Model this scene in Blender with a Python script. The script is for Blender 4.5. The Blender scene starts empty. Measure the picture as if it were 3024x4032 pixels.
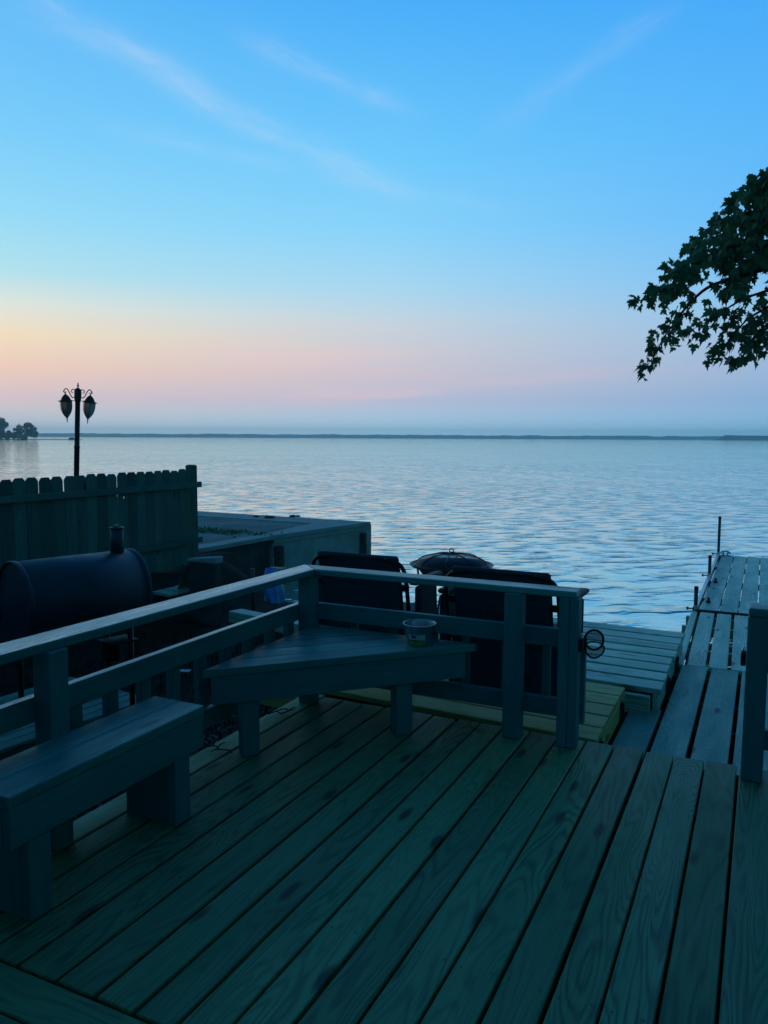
import bpy, bmesh, math, random
import numpy as np
from mathutils import Vector, Matrix, noise
random.seed(7); rng = np.random.default_rng(7)
sc = bpy.context.scene
R = math.radians

# ------------------------------------------------------------------ camera
CAM = Vector((0, 0, 1.56)); YAW, PITCH, ROLL = R(25.62), R(5.363), R(.2706)
fw = Vector((-math.sin(YAW)*math.cos(PITCH), math.cos(YAW)*math.cos(PITCH), -math.sin(PITCH)))
rt0 = Vector((math.cos(YAW), math.sin(YAW), 0)); up0 = rt0.cross(fw)
rt = rt0*math.cos(ROLL)+up0*math.sin(ROLL); up = up0*math.cos(ROLL)-rt0*math.sin(ROLL)
cd = bpy.data.cameras.new('camera'); co = bpy.data.objects.new('camera', cd); sc.collection.objects.link(co)
cd.sensor_width = 36; cd.lens = 3120.4/4032*36; cd.clip_start = .05; cd.clip_end = 20000
co.matrix_world = Matrix(((rt.x, up.x, -fw.x, CAM.x), (rt.y, up.y, -fw.y, CAM.y), (rt.z, up.z, -fw.z, CAM.z), (0, 0, 0, 1)))
sc.camera = co

# ------------------------------------------------------------------ colour + view
def lin(r, g, b):
    f = lambda c: (c/255/12.92) if c/255 <= .04045 else ((c/255+.055)/1.055)**2.4
    return (f(r), f(g), f(b), 1)
sc.view_settings.view_transform = 'Standard'; sc.view_settings.look = 'None'
sc.view_settings.exposure = 0; sc.view_settings.gamma = 1
sc.cycles.use_denoising = True
sc.cycles.max_bounces = 8; sc.cycles.volume_bounces = 3

class NT:
    """tiny node-tree helper"""
    def __init__(s, tree): s.t = tree; s.n = tree.nodes; s.l = tree.links; s.n.clear()
    def a(s, typ, ins=None, **kw):
        nd = s.n.new(typ)
        for k, v in kw.items(): setattr(nd, k, v)
        for k, v in (ins or {}).items():
            if hasattr(v, 'is_output'): s.l.new(v, nd.inputs[k])
            else: nd.inputs[k].default_value = v
        return nd
    def m(s, op, a, b=0., c=0., clamp=False):
        return s.a('ShaderNodeMath', {0: a, 1: b, 2: c}, operation=op, use_clamp=clamp).outputs[0]
    def mr(s, v, a, b, c=0., d=1., smooth=False):
        return s.a('ShaderNodeMapRange', {0: v, 1: a, 2: b, 3: c, 4: d}, interpolation_type='SMOOTHSTEP' if smooth else 'LINEAR').outputs[0]
    def vm(s, op, a, b=(0, 0, 0)):
        nd = s.a('ShaderNodeVectorMath', {0: a, 1: b}, operation=op)
        return nd.outputs['Value'] if op in ('DOT_PRODUCT', 'LENGTH') else nd.outputs[0]
    def ramp(s, v, stops, interp='LINEAR'):
        nd = s.a('ShaderNodeValToRGB', {0: v}); cr = nd.color_ramp; cr.interpolation = interp
        while len(cr.elements) > 1: cr.elements.remove(cr.elements[-1])
        cr.elements[0].position = stops[0][0]; cr.elements[0].color = stops[0][1]
        for p, c in stops[1:]:
            e = cr.elements.new(p); e.color = c
        return nd.outputs[0]
    def mix(s, f, a, b, blend='MIX'):
        nd = s.a('ShaderNodeMix', data_type='RGBA', blend_type=blend)
        for i, v in ((0, f), (6, a), (7, b)):
            if hasattr(v, 'is_output'): s.l.new(v, nd.inputs[i])
            else: nd.inputs[i].default_value = v
        return nd.outputs[2]
    def noise(s, vec, scale=5, detail=3, rough=.5, dist=0.):
        return s.a('ShaderNodeTexNoise', {'Vector': vec, 'Scale': scale, 'Detail': detail, 'Roughness': rough, 'Distortion': dist}).outputs[0]
    def scale(s, vec, x, y, z): return s.vm('MULTIPLY', vec, (x, y, z))

# ------------------------------------------------------------------ sky
SUN_EL, SUN_AZ = R(2.0), YAW+R(48)           # low sun out of frame on the left, over the lake
w = bpy.data.worlds.new('World'); sc.world = w; w.use_nodes = True
T = NT(w.node_tree)
d = T.a('ShaderNodeTexCoord').outputs['Generated']
d = T.vm('NORMALIZE', d)
sx = T.a('ShaderNodeSeparateXYZ', {0: d})
el = T.m('MULTIPLY', T.m('ARCSINE', sx.outputs[2]), 180/math.pi)
dr = T.vm('DOT_PRODUCT', d, (math.cos(YAW), math.sin(YAW), 0)); df = T.vm('DOT_PRODUCT', d, (-math.sin(YAW), math.cos(YAW), 0))
az = T.m('MULTIPLY', T.m('ARCTAN2', dr, df), 180/math.pi)
e40 = T.m('DIVIDE', T.m('ADD', el, 4), 44, clamp=True)
def R_(stops): return T.ramp(e40, [((e+4)/44, lin(*c)) for e, c in stops])
left = R_([(-4, (190, 212, 222)), (0, (212, 228, 234)), (1.2, (216, 216, 222)), (2.6, (228, 204, 205)), (4.4, (248, 210, 190)), (6.6, (250, 228, 192)), (8.4, (229, 234, 222)), (10.5, (180, 229, 240)), (14, (150, 220, 250)), (19, (122, 205, 252)), (27, (90, 184, 248)), (40, (60, 140, 215))])
mid = R_([(-4, (165, 210, 236)), (0, (194, 233, 249)), (1.2, (188, 219, 240)), (2.6, (194, 199, 222)), (4.4, (214, 201, 211)), (6.6, (210, 210, 217)), (8.4, (196, 217, 229)), (10.5, (171, 218, 243)), (14, (139, 213, 252)), (19, (110, 202, 253)), (27, (76, 176, 250)), (40, (50, 125, 215))])
right = R_([(-4, (130, 195, 230)), (0, (150, 212, 242)), (1.2, (148, 200, 238)), (2.6, (146, 185, 224)), (4.4, (154, 187, 223)), (6.6, (150, 192, 229)), (8.4, (140, 194, 236)), (10.5, (124, 193, 245)), (14, (104, 188, 251)), (19, (90, 183, 252)), (27, (66, 168, 249)), (40, (40, 115, 210))])
col = T.mix(T.mr(az, -27, 0, 0, 1), left, mid); col = T.mix(T.mr(az, 0, 27, 0, 1), col, right)
col = T.mix(T.mr(el, -3.5, -.6, 1, 0, True), col, lin(22, 48, 58))
band = T.noise(T.a('ShaderNodeCombineXYZ', {0: T.m('MULTIPLY', az, .055), 1: T.m('MULTIPLY', el, .55), 2: 3.}).outputs[0], 1.0, 4, .6)
bm_ = T.m('MULTIPLY', T.mr(band, .45, .68, 0, .5, True), T.m('MULTIPLY', T.mr(el, 1.4, 3.2, 0, 1, True), T.mr(el, 5, 9.5, 1, 0, True)))
col = T.mix(T.m('MULTIPLY', bm_, T.mr(az, 2, 20, .8, .05, True)), col, lin(244, 205, 208))
# thin cirrus streaks, each along its own line in azimuth/elevation
cv = T.a('ShaderNodeCombineXYZ', {0: az, 1: el, 2: 0.}).outputs[0]
wob = T.noise(cv, .16, 4, .6)
def streak(a0, e0, a1, e1, wid, amp, seed):
    L = math.hypot(a1-a0, e1-e0); ux, uy = (a1-a0)/L, (e1-e0)/L
    along = T.m('ADD', T.m('MULTIPLY', T.m('SUBTRACT', az, a0), ux), T.m('MULTIPLY', T.m('SUBTRACT', el, e0), uy))
    perp = T.m('ADD', T.m('MULTIPLY', T.m('SUBTRACT', az, a0), -uy), T.m('MULTIPLY', T.m('SUBTRACT', el, e0), ux))
    perp = T.m('ADD', perp, T.m('MULTIPLY', T.m('SUBTRACT', wob, .5), wid*2.4))
    v = T.a('ShaderNodeCombineXYZ', {0: T.m('MULTIPLY', along, .22), 1: T.m('MULTIPLY', perp, 1.1), 2: float(seed)}).outputs[0]
    n = T.m('MULTIPLY', T.mr(T.noise(v, 1.0, 5, .62), .3, .72, .15, 1), T.mr(T.noise(T.scale(v, 1.6, 5., 1), 1.0, 4, .65), .3, .7, .45, 1.15))
    g = T.m('POWER', 2.718, T.m('MULTIPLY', T.m('POWER', T.m('DIVIDE', T.m('ABSOLUTE', perp), wid), 2), -1))
    en = T.m('MULTIPLY', T.mr(along, -2, L*.25, 0, 1, True), T.mr(along, L*.7, L+2.5, 1, 0, True))
    return T.m('MULTIPLY', T.m('MULTIPLY', T.m('MULTIPLY', g, n), en), amp)
cl = 0.
for s in ((-26, 27, -10, 21, 1.0, .34, 1), (-17, 23.5, 2, 16.3, 1.0, .42, 2), (-10, 25.3, 1.5, 21.6, .75, .34, 3), (7.5, 20.5, 19, 26, .9, .22, 4), (-19, 19.6, -6, 18.0, .7, .24, 5), (-5, 5.1, 5, 4.4, .35, .30, 6), (-24, 24.6, -14, 23.4, .8, .2, 8), (-4, 17.6, 8, 15.6, .6, .16, 9)):
    cl = T.m('ADD', cl, streak(*s[:4], s[4]*.8, s[5]*.8, s[6]))
col = T.mix(T.m('MINIMUM', cl, .7), col, T.mix(T.mr(el, 3, 9), lin(236, 190, 205), lin(214, 226, 246)))
# dusk: the sky away from the glow and overhead is dimmer
beh = T.m('MULTIPLY', T.m('ADD', T.mr(az, 30, 80, 1, .08, True), T.mr(az, 110, 175, 0, .52, True)), T.mr(T.m('MULTIPLY', az, -1), 30, 95, 1, .42, True))
zen = T.mr(el, 28, 66, 1, .60, True)
dim = T.m('MULTIPLY', beh, zen)
col = T.mix(1., col, T.a('ShaderNodeCombineXYZ', {0: T.m('POWER', dim, 1.35), 1: T.m('POWER', dim, .72), 2: T.m('POWER', dim, .95)}).outputs[0], 'MULTIPLY')
sky = T.a('ShaderNodeTexSky', sky_type='NISHITA', sun_disc=False, sun_elevation=SUN_EL, sun_rotation=-SUN_AZ)
SKY_S = .1
nish = T.mix(1., sky.outputs[0], (.04, .04, .04, 1), 'MULTIPLY')
tot = T.mix(1., T.mix(1., col, (1/SKY_S,)*3+(1,), 'MULTIPLY'), nish, 'ADD')
bg = T.a('ShaderNodeBackground', {'Color': tot, 'Strength': SKY_S})
T.a('ShaderNodeOutputWorld', {0: bg.outputs[0]})
sl = bpy.data.lights.new('sun', 'SUN'); sl.energy = .06; sl.angle = R(12); sl.color = (1, .72, .5)
so = bpy.data.objects.new('sun', sl); sc.collection.objects.link(so)
so.rotation_euler = Vector((math.sin(SUN_AZ)*math.cos(SUN_EL), -math.cos(SUN_AZ)*math.cos(SUN_EL), -math.sin(SUN_EL))).to_track_quat('-Z', 'Y').to_euler()

# ------------------------------------------------------------------ materials
MATS = {}
def mat(name):
    m = bpy.data.materials.new(name); m.use_nodes = True; MATS[name] = m
    return m, NT(m.node_tree)
def out(T, col, rough=.6, spec=.3, bump=None, bs=.3, bd=.01, metal=0., **extra):
    ins = {'Base Color': col, 'Roughness': rough, 'Specular IOR Level': spec, 'Metallic': metal}; ins.update(extra)
    if bump is not None: ins['Normal'] = T.a('ShaderNodeBump', {'Height': bump, 'Strength': bs, 'Distance': bd}).outputs[0]
    p = T.a('ShaderNodeBsdfPrincipled', ins); T.a('ShaderNodeOutputMaterial', {0: p.outputs[0]})
def wood(name, c1, c2, dark, rough=.55, spec=.35, grain=.55, rings=16., tint=.5, bs=.35, knots=True, hue=None):
    m, T = mat(name)
    gc = T.a('ShaderNodeAttribute', attribute_name='gc').outputs['Vector']
    rd = T.a('ShaderNodeAttribute', attribute_name='rd').outputs['Fac']
    n1 = T.noise(T.scale(gc, .75, 5.5, 5.5), 1.0, 2, .45, .25)
    per = T.m('MULTIPLY_ADD', rd, .8, .6)
    ph = T.m('MULTIPLY', T.m('MULTIPLY', n1, rings*9.5), per)
    ring = T.m('MULTIPLY_ADD', T.m('SINE', T.m('ADD', ph, T.m('MULTIPLY', T.noise(T.scale(gc, 3, 30, 30), 1, 2), 3.))), .5, .5)
    ring = T.m('MULTIPLY', T.m('POWER', ring, 2.2), T.mr(T.noise(T.scale(gc, .9, 4, 4), 1.0, 2), .35, .65, .25, 1.))
    fib = T.noise(T.scale(gc, 2.2, 150, 150), 1.0, 3, .6)
    wear = T.noise(T.scale(gc, 1.6, 6, 6), 1.0, 4, .6)
    base = T.mix(T.mr(wear, .3, .72), (*c1, 1), (*c2, 1))
    if hue: base = T.mix(T.mr(T.m('FRACT', T.m('MULTIPLY', rd, 7.31)), .35, 1.), base, (*hue, 1))
    tone = T.m('MULTIPLY_ADD', rd, tint, 1-tint/2)
    base = T.mix(1., base, T.a('ShaderNodeCombineXYZ', {0: tone, 1: tone, 2: tone}).outputs[0], 'MULTIPLY')
    g = T.m('ADD', T.m('MULTIPLY', ring, grain*.75), T.m('MULTIPLY', T.mr(fib, .35, .75), grain*.5), clamp=True)
    colr = T.mix(g, base, (*dark, 1))
    if knots:
        vo = T.a('ShaderNodeTexVoronoi', {'Vector': T.scale(gc, 1.9, 6.5, 6.5), 'Scale': 1.0})
        k = T.mr(vo.outputs['Distance'], .07, .17, 1, 0, True)
        colr = T.mix(T.m('MULTIPLY', k, .85), colr, (dark[0]*.35, dark[1]*.35, dark[2]*.35, 1))
        st = T.mr(T.noise(T.scale(gc, 2.5, 9, 9), 1.3, 5, .7), .62, .8, 0, .6, True)
        colr = T.mix(st, colr, (dark[0]*.6, dark[1]*.6, dark[2]*.6, 1))
    h = T.m('SUBTRACT', T.m('MULTIPLY', fib, .6), T.m('MULTIPLY', ring, .5))
    out(T, colr, T.mr(wear, .3, .7, rough-.1, rough+.12), spec, h, bs, .004)
    return m
#              light                 other                grain
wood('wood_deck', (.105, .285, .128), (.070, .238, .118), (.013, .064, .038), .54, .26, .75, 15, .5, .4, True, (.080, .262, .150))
wood('wood_edge', (.34, .44, .22), (.26, .36, .19), (.09, .14, .08), .6, .25, .45, 12, .2)
wood('wood_new', (.58, .50, .17), (.46, .42, .16), (.16, .18, .08), .6, .25, .5, 13, .25)
wood('wood_grey', (.20, .42, .32), (.14, .33, .27), (.04, .12, .105), .55, .35, .6, 16, .3)
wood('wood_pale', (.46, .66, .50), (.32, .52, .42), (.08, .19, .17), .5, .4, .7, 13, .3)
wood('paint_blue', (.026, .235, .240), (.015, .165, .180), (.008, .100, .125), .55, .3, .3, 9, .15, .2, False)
wood('paint_worn_sheen', (.62, .76, .64), (.34, .54, .50), (.012, .07, .085), .30, .7, 1.0, 9, .12, .6, False)  # peeled weathered paint, its pale colour also standing in for sky sheen
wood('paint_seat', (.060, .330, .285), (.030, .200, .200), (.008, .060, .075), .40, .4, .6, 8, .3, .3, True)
wood('wood_fence', (.085, .20, .175), (.058, .155, .145), (.020, .065, .068), .75, .15, .4, 9, .6, .3, True)
wood('wood_dark', (.045, .055, .045), (.035, .045, .04), (.015, .02, .018), .7, .2, .5, 10, .3)

def simple(name, c, rough=.6, spec=.3, metal=0., ns=12., nv=.25, bs=0., c2=None, **extra):
    m, T = mat(name)
    p = T.a('ShaderNodeTexCoord').outputs['Object']
    n = T.noise(p, ns, 5, .6)
    c2 = c2 or tuple(x*(1-nv) for x in c); c1 = tuple(x*(1+nv) for x in c)
    out(T, T.mix(T.mr(n, .3, .7), (*c2, 1), (*c1, 1)), T.mr(n, .3, .7, max(rough-.08, .02), min(rough+.1, 1)), spec, n if bs else None, bs, .01, metal, **extra)
    return m
simple('black_metal', (.012, .014, .018), .45, .5, .3, 25, .3, .1)
simple('smoker_paint', (.006, .040, .068), .55, .5, .0, 9, .3, .08)
simple('lamp_metal', (.008, .009, .012), .4, .4, .2, 40)
simple('black_fabric', (.010, .045, .065), .8, .25, 0, 60, .3, .15)
simple('chair_frame', (.006, .007, .010), .4, .5, .3, 30)
simple('galvanised', (.36, .42, .45), .32, .5, .85, 18, .25, .1)
simple('pipe_steel', (.06, .08, .085), .5, .4, .5, 30, .4, .1)
simple('rubber', (.008, .008, .01), .6, .3, 0, 30)
simple('aluminium', (.45, .48, .5), .35, .5, .7, 20, .2)
simple('joist_metal', (.05, .055, .06), .5, .4, .6, 30)
simple('concrete', (.29, .35, .35), .85, .2, 0, 3.5, .22, .3)
simple('concrete_dark', (.06, .072, .075), .9, .15, 0, 4, .35, .4)
simple('soil', (.020, .022, .018), .95, .1, 0, 5, .5, .6)
simple('grass_green', (.016, .040, .008), .7, .2, 0, 6, .5)
simple('weed_green', (.07, .20, .11), .7, .2, 0, 20, .5)
simple('dry_leaf', (.095, .10, .085), .7, .2, 0, 8, .6)
simple('bark', (.030, .026, .022), .9, .1, 0, 14, .4, .8)
simple('far_leaf', (.03, .12, .08), .9, .1, 0, .25, .5)
simple('far_wood', (.02, .14, .12), .95, .05, 0, .02, .4)
simple('stone', (.06, .065, .06), .9, .2, 0, 15, .4, .5)
simple('blue_plastic', (.05, .36, .90), .4, .5, 0, 12, .25, .3)
simple('white_plastic', (.55, .62, .62), .5, .4, 0, 12, .2)
simple('tan_card', (.38, .36, .16), .8, .2, 0, 12, .2)
simple('burlap', (.22, .22, .13), .95, .1, 0, 18, .45, .6)
simple('wax', (.30, .42, .45), .35, .4, 0, 20, .15)
simple('label_green', (.24, .30, .02), .5, .3, 0, 60, .5)
simple('label_white', (.42, .52, .52), .5, .3, 0, 30, .15)
simple('label_navy', (.02, .05, .11), .5, .3, 0, 30, .15)
simple('pottery', (.16, .20, .22), .35, .5, 0, 10, .2)
simple('house_white', (.75, .75, .72), .8, .2, 0, 2, .1)
simple('roof_grey', (.12, .11, .11), .9, .1, 0, 2, .1)
simple('added_house_siding', (.28, .40, .42), .8, .2, 0, 3, .2)  # siding of the added house, pale to bounce light onto the posts
simple('net_cord', (.006, .007, .009), .7, .2, 0, 40)

def gravel():
    m, T = mat('gravel'); p = T.a('ShaderNodeTexCoord').outputs['Object']
    v = T.a('ShaderNodeTexVoronoi', {'Vector': p, 'Scale': 38.})
    n = T.noise(p, 1.2, 4, .6)
    c = T.mix(T.mr(v.outputs['Color'], .1, .9), (.14, .19, .19, 1), (.27, .34, .34, 1))
    c = T.mix(T.mr(n, .4, .65), c, (.12, .17, .17, 1))
    out(T, c, .9, .15, v.outputs['Distance'], .6, .02)
gravel()
def leafm():
    m, T = mat('leaf_green'); p = T.a('ShaderNodeTexCoord').outputs['Object']
    rd = T.a('ShaderNodeAttribute', attribute_name='rd').outputs['Fac']
    c = T.mix(rd, (.020, .085, .045, 1), (.045, .16, .075, 1))
    b = T.a('ShaderNodeBsdfPrincipled', {'Base Color': c, 'Roughness': .5, 'Specular IOR Level': .25})
    tr = T.a('ShaderNodeBsdfTranslucent', {'Color': T.mix(1., c, (.6, .9, .7, 1), 'MULTIPLY')})
    mx = T.a('ShaderNodeMixShader', {0: .3, 1: b.outputs[0], 2: tr.outputs[0]})
    T.a('ShaderNodeOutputMaterial', {0: mx.outputs[0]})
leafm()
def waterm():
    m, T = mat('lake_water'); p = T.a('ShaderNodeTexCoord').outputs['Object']
    rot = T.a('ShaderNodeVectorRotate', {'Vector': p, 'Axis': (0, 0, 1), 'Angle': -YAW-R(6)}, rotation_type='AXIS_ANGLE').outputs[0]
    a = T.noise(T.scale(rot, 1.5, 3.3, 1), 1.0, 2, .45, .3)
    b = T.noise(T.scale(rot, 3.2, 6.0, 1), 1.0, 2, .5, .3)
    c = T.noise(T.scale(rot, .22, .55, 1), 1.0, 2, .5, .3)
    pk = T.m('POWER', T.m('MAXIMUM', T.m('SUBTRACT', a, .47), 0.), 1.5)
    h = T.m('ADD', T.m('ADD', T.m('MULTIPLY', pk, .47), T.m('MULTIPLY', b, .006)), T.m('MULTIPLY', c, .020))
    nrm = T.a('ShaderNodeBump', {'Height': T.m('MULTIPLY', h, T.m('MULTIPLY', T.mr(T.noise(T.scale(rot, .018, .05, 1), 1.0, 3, .55), .36, .64, .62, 1.3), T.mr(T.vm('LENGTH', p), 14, 110, 1., .5))), 'Strength': 1., 'Distance': 1.}).outputs[0]
    body = T.a('ShaderNodeBsdfPrincipled', {'Base Color': (.01, .16, .15, 1), 'Roughness': .3, 'IOR': 1.333, 'Normal': nrm})
    gl = T.a('ShaderNodeBsdfGlossy', {'Color': (.93, 1, .92, 1), 'Roughness': .05, 'Normal': nrm})
    fc = T.a('ShaderNodeLayerWeight', {'Blend': .5, 'Normal': nrm}).outputs['Facing']
    mx = T.a('ShaderNodeMixShader', {0: T.m('POWER', fc, 1.5), 1: body.outputs[0], 2: gl.outputs[0]})
    T.a('ShaderNodeOutputMaterial', {0: mx.outputs[0]})
waterm()
def meshm():
    # woven wire / netting : real holes
    for nm, sc_, colr in (('spark_mesh', 150., (.01, .011, .013, 1)), ('net_mesh', 260., (.01, .012, .014, 1))):
        m, T = mat(nm); gc = T.a('ShaderNodeAttribute', attribute_name='gc').outputs['Vector']
        s = T.a('ShaderNodeSeparateXYZ', {0: gc})
        f = lambda o: T.m('LESS_THAN', T.m('FRACT', T.m('MULTIPLY', o, sc_)), .34)
        k = T.m('MAXIMUM', f(s.outputs[0]), f(s.outputs[1]))
        b = T.a('ShaderNodeBsdfPrincipled', {'Base Color': colr, 'Roughness': .5})
        t = T.a('ShaderNodeBsdfTransparent')
        mx = T.a('ShaderNodeMixShader', {0: k, 1: t.outputs[0], 2: b.outputs[0]}); T.a('ShaderNodeOutputMaterial', {0: mx.outputs[0]})
meshm()
def glassm():
    m, T = mat('lantern_glass'); p = T.a('ShaderNodeTexCoord').outputs['Object']
    out(T, (.07, .085, .085, 1), .35, .5, T.noise(p, 60, 2), .3, .01, **{'Transmission Weight': .55})
glassm()

# ------------------------------------------------------------------ mesh builder
def ob(o): sc.collection.objects.link(o); return o
def wpos(o):
    v = Vector((0, 0, 0))
    while o: v = v+o.location; o = o.parent
    return v
class MB:
    def __init__(s): s.v = []; s.f = []; s.g = []; s.r = []; s.sm = []
    def add(s, vs, fs, gs=None, rd=None, smooth=False):
        b = len(s.v); rd = random.random() if rd is None else rd
        off = Vector((random.random()*40, random.random()*40, random.random()*40)) if gs is not None else None
        s.v += [tuple(v) for v in vs]
        s.g += [tuple(Vector(g)+off) for g in gs] if gs is not None else [tuple(v) for v in vs]
        s.r += [rd]*len(vs); s.f += [tuple(i+b for i in f) for f in fs]; s.sm += [smooth]*len(fs)
        return s
    def prism(s, poly, z0, z1, M=None, long=None, bev=.0025, rd=None):
        """poly: xy outline (ccw), extruded z0..z1, then placed by matrix M; grain runs along 2D/3D dir `long` in local space"""
        bm = bmesh.new(); n = len(poly)
        lo = [bm.verts.new((x, y, z0)) for x, y in poly]; hi = [bm.verts.new((x, y, z1)) for x, y in poly]
        bm.faces.new(lo[::-1]); bm.faces.new(hi)
        for i in range(n): bm.faces.new((lo[i], lo[(i+1) % n], hi[(i+1) % n], hi[i]))
        if bev: bmesh.ops.bevel(bm, geom=bm.edges[:], offset=bev, segments=1, affect='EDGES', clamp_overlap=True)
        bm.verts.index_update()
        L = Vector(long if long is not None else (1, 0, 0)).normalized(); 
        A = Vector((0, 0, 1)) if abs(L.z) < .9 else Vector((1, 0, 0)); B = L.cross(A).normalized(); A = B.cross(L)
        vs = [v.co.copy() for v in bm.verts]; fs = [[v.index for v in f.verts] for f in bm.faces]; bm.free()
        gs = [(v.dot(L), v.dot(B), v.dot(A)) for v in vs]
        if M is not None: vs = [M @ v for v in vs]
        return s.add(vs, fs, gs, rd)
    def box(s, c, d, rz=0., bev=.0025, M=None, rd=None):
        x, y, z = (k/2 for k in d); ax = max(range(3), key=lambda i: d[i]); L = [0, 0, 0]; L[ax] = 1
        m = Matrix.Translation(c) @ (M.to_4x4() if M is not None else Matrix.Rotation(rz, 4, 'Z'))
        return s.prism([(-x, -y), (x, -y), (x, y), (-x, y)], -z, z, m, L, bev, rd)
    def quad(s, pts, zt, th, long, bev=.003, rd=None): return s.prism(pts, zt-th, zt, None, (*long, 0), bev, rd)
    def lathe(s, prof, c=(0, 0, 0), n=24, M=None, smooth=True, close=True):
        vs = []; fs = []; gs = []; M = M or Matrix.Identity(3); L = 0
        for k, (r, z) in enumerate(prof):
            if k: L += math.hypot(r-prof[k-1][0], z-prof[k-1][1])
            for i in range(n):
                a = 2*math.pi*i/n; vs.append(Vector(c)+M @ Vector((r*math.cos(a), r*math.sin(a), z))); gs.append((a*max(.05, prof[len(prof)//2][0]), L, 0))
        for k in range(len(prof)-1):
            for i in range(n): fs.append((k*n+i, k*n+(i+1) % n, (k+1)*n+(i+1) % n, (k+1)*n+i))
        if close:
            if prof[0][0] > 1e-4: fs.append(tuple(range(n))[::-1])
            if prof[-1][0] > 1e-4: fs.append(tuple(range((len(prof)-1)*n, len(prof)*n)))
        return s.add(vs, fs, gs, None, smooth)
    def tube(s, pts, r, n=10, closed=False):
        pts = [Vector(p) for p in pts]; m = len(pts); vs = []; fs = []
        rr = r if isinstance(r, (list, tuple)) else [r]*m; N = None
        for i, p in enumerate(pts):
            a = pts[(i-1) % m] if (closed or i) else p; b = pts[(i+1) % m] if (closed or i < m-1) else p
            t = (b-a).normalized()
            if N is None: N = t.orthogonal().normalized()
            N = (N-t*N.dot(t)).normalized(); Bn = t.cross(N)
            for k in range(n):
                an = 2*math.pi*k/n; vs.append(p+(N*math.cos(an)+Bn*math.sin(an))*rr[i])
        for i in range(m if closed else m-1):
            for k in range(n): fs.append((i*n+k, i*n+(k+1) % n, ((i+1) % m)*n+(k+1) % n, ((i+1) % m)*n+k))
        if not closed: fs += [tuple(range(n))[::-1], tuple(range((m-1)*n, m*n))]
        return s.add(vs, fs, None, None, True)
    def grid(s, fn, nu, nv, smooth=True):
        vs = [fn(i/nu, j/nv) for j in range(nv+1) for i in range(nu+1)]
        fs = [(j*(nu+1)+i, j*(nu+1)+i+1, (j+1)*(nu+1)+i+1, (j+1)*(nu+1)+i) for j in range(nv) for i in range(nu)]
        return s.add(vs, fs, [(i/nu, j/nv, 0) for j in range(nv+1) for i in range(nu+1)], None, smooth)
    def build(s, name, material, parent=None, loc=(0, 0, 0)):
        org = wpos(parent) if parent else Vector(loc)
        me = bpy.data.meshes.new(name)
        me.from_pydata([(v[0]-org.x, v[1]-org.y, v[2]-org.z) for v in s.v], [], s.f)
        a = me.attributes.new('gc', 'FLOAT_VECTOR', 'POINT'); a.data.foreach_set('vector', np.array(s.g, 'f').ravel())
        a = me.attributes.new('rd', 'FLOAT', 'POINT'); a.data.foreach_set('value', np.array(s.r, 'f'))
        me.polygons.foreach_set('use_smooth', s.sm); me.materials.append(MATS[material]); me.update()
        o = ob(bpy.data.objects.new(name, me)); o.parent = parent
        if not parent: o.location = org
        return o
def tag(o, label=None, cat=None, group=None, kind=None):
    for k, v in (('label', label), ('category', cat), ('group', group), ('kind', kind)):
        if v: o[k] = v
    return o
def thing(name, label, cat, loc=(0, 0, 0), group=None):
    o = ob(bpy.data.objects.new(name, None)); o.location = loc; o.empty_display_size = .1
    return tag(o, label, cat, group)
def curve(pts, k=6):
    """Catmull-Rom through points"""
    P = [Vector(p) for p in pts]; P = [2*P[0]-P[1]]+P+[2*P[-1]-P[-2]]; o = []
    for i in range(1, len(P)-2):
        for j in range(k):
            t = j/k; a, b, c, e = P[i-1:i+3]
            o.append(.5*((2*b)+(c-a)*t+(2*a-5*b+4*c-e)*t*t+(3*b-a-3*c+e)*t**3))
    return o+[P[-2]]

WATER = -.62
# ------------------------------------------------------------------ setting: lake, ground
def lake():
    nr, na = 620, 420
    r = 1.5*np.exp(np.linspace(0, math.log(2640/1.5), nr)); th = YAW+np.radians(np.linspace(-44, 44, na))
    Rr, Th = np.meshgrid(r, th, indexing='ij'); X = -np.sin(Th)*Rr; Y = np.cos(Th)*Rr; Z = np.zeros_like(X)
    cell = np.maximum(Rr*math.log(2640/1.5)/nr, Rr*math.radians(88)/na)
    g = np.random.default_rng(3)
    for k in range(46):
        lam = .35*(9/.35)**(k/45.); a = YAW+math.radians(90+6)+g.normal(0, .42); kx, ky = math.cos(a+math.pi/2), math.sin(a+math.pi/2)
        amp = .0014*lam**.62*np.clip((lam/cell-2.5)/3, 0, 1)
        ph = 2*math.pi/lam*(X*kx+Y*ky)+g.uniform(0, 6.28)
        env = .5+.5*np.sin(X*g.normal(0, .5/lam)+Y*g.normal(0, .5/lam)+g.uniform(0, 6.28))
        Z += amp*env*(np.sin(ph)+.25*np.cos(2*ph))
    V = np.stack([X, Y, Z], -1).reshape(-1, 3).astype('f')
    i = np.arange(nr-1)[:, None]*na+np.arange(na-1)[None, :]
    F = np.stack([i, i+na, i+na+1, i+1], -1).reshape(-1, 4)
    me = bpy.data.meshes.new('water'); me.from_pydata(V.tolist(), [], F.tolist())
    me.polygons.foreach_set('use_smooth', [True]*len(F)); me.materials.append(MATS['lake_water'])
    o = ob(bpy.data.objects.new('water', me)); o.location = (0, 0, WATER); o['kind'] = 'structure'
lake()
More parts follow.
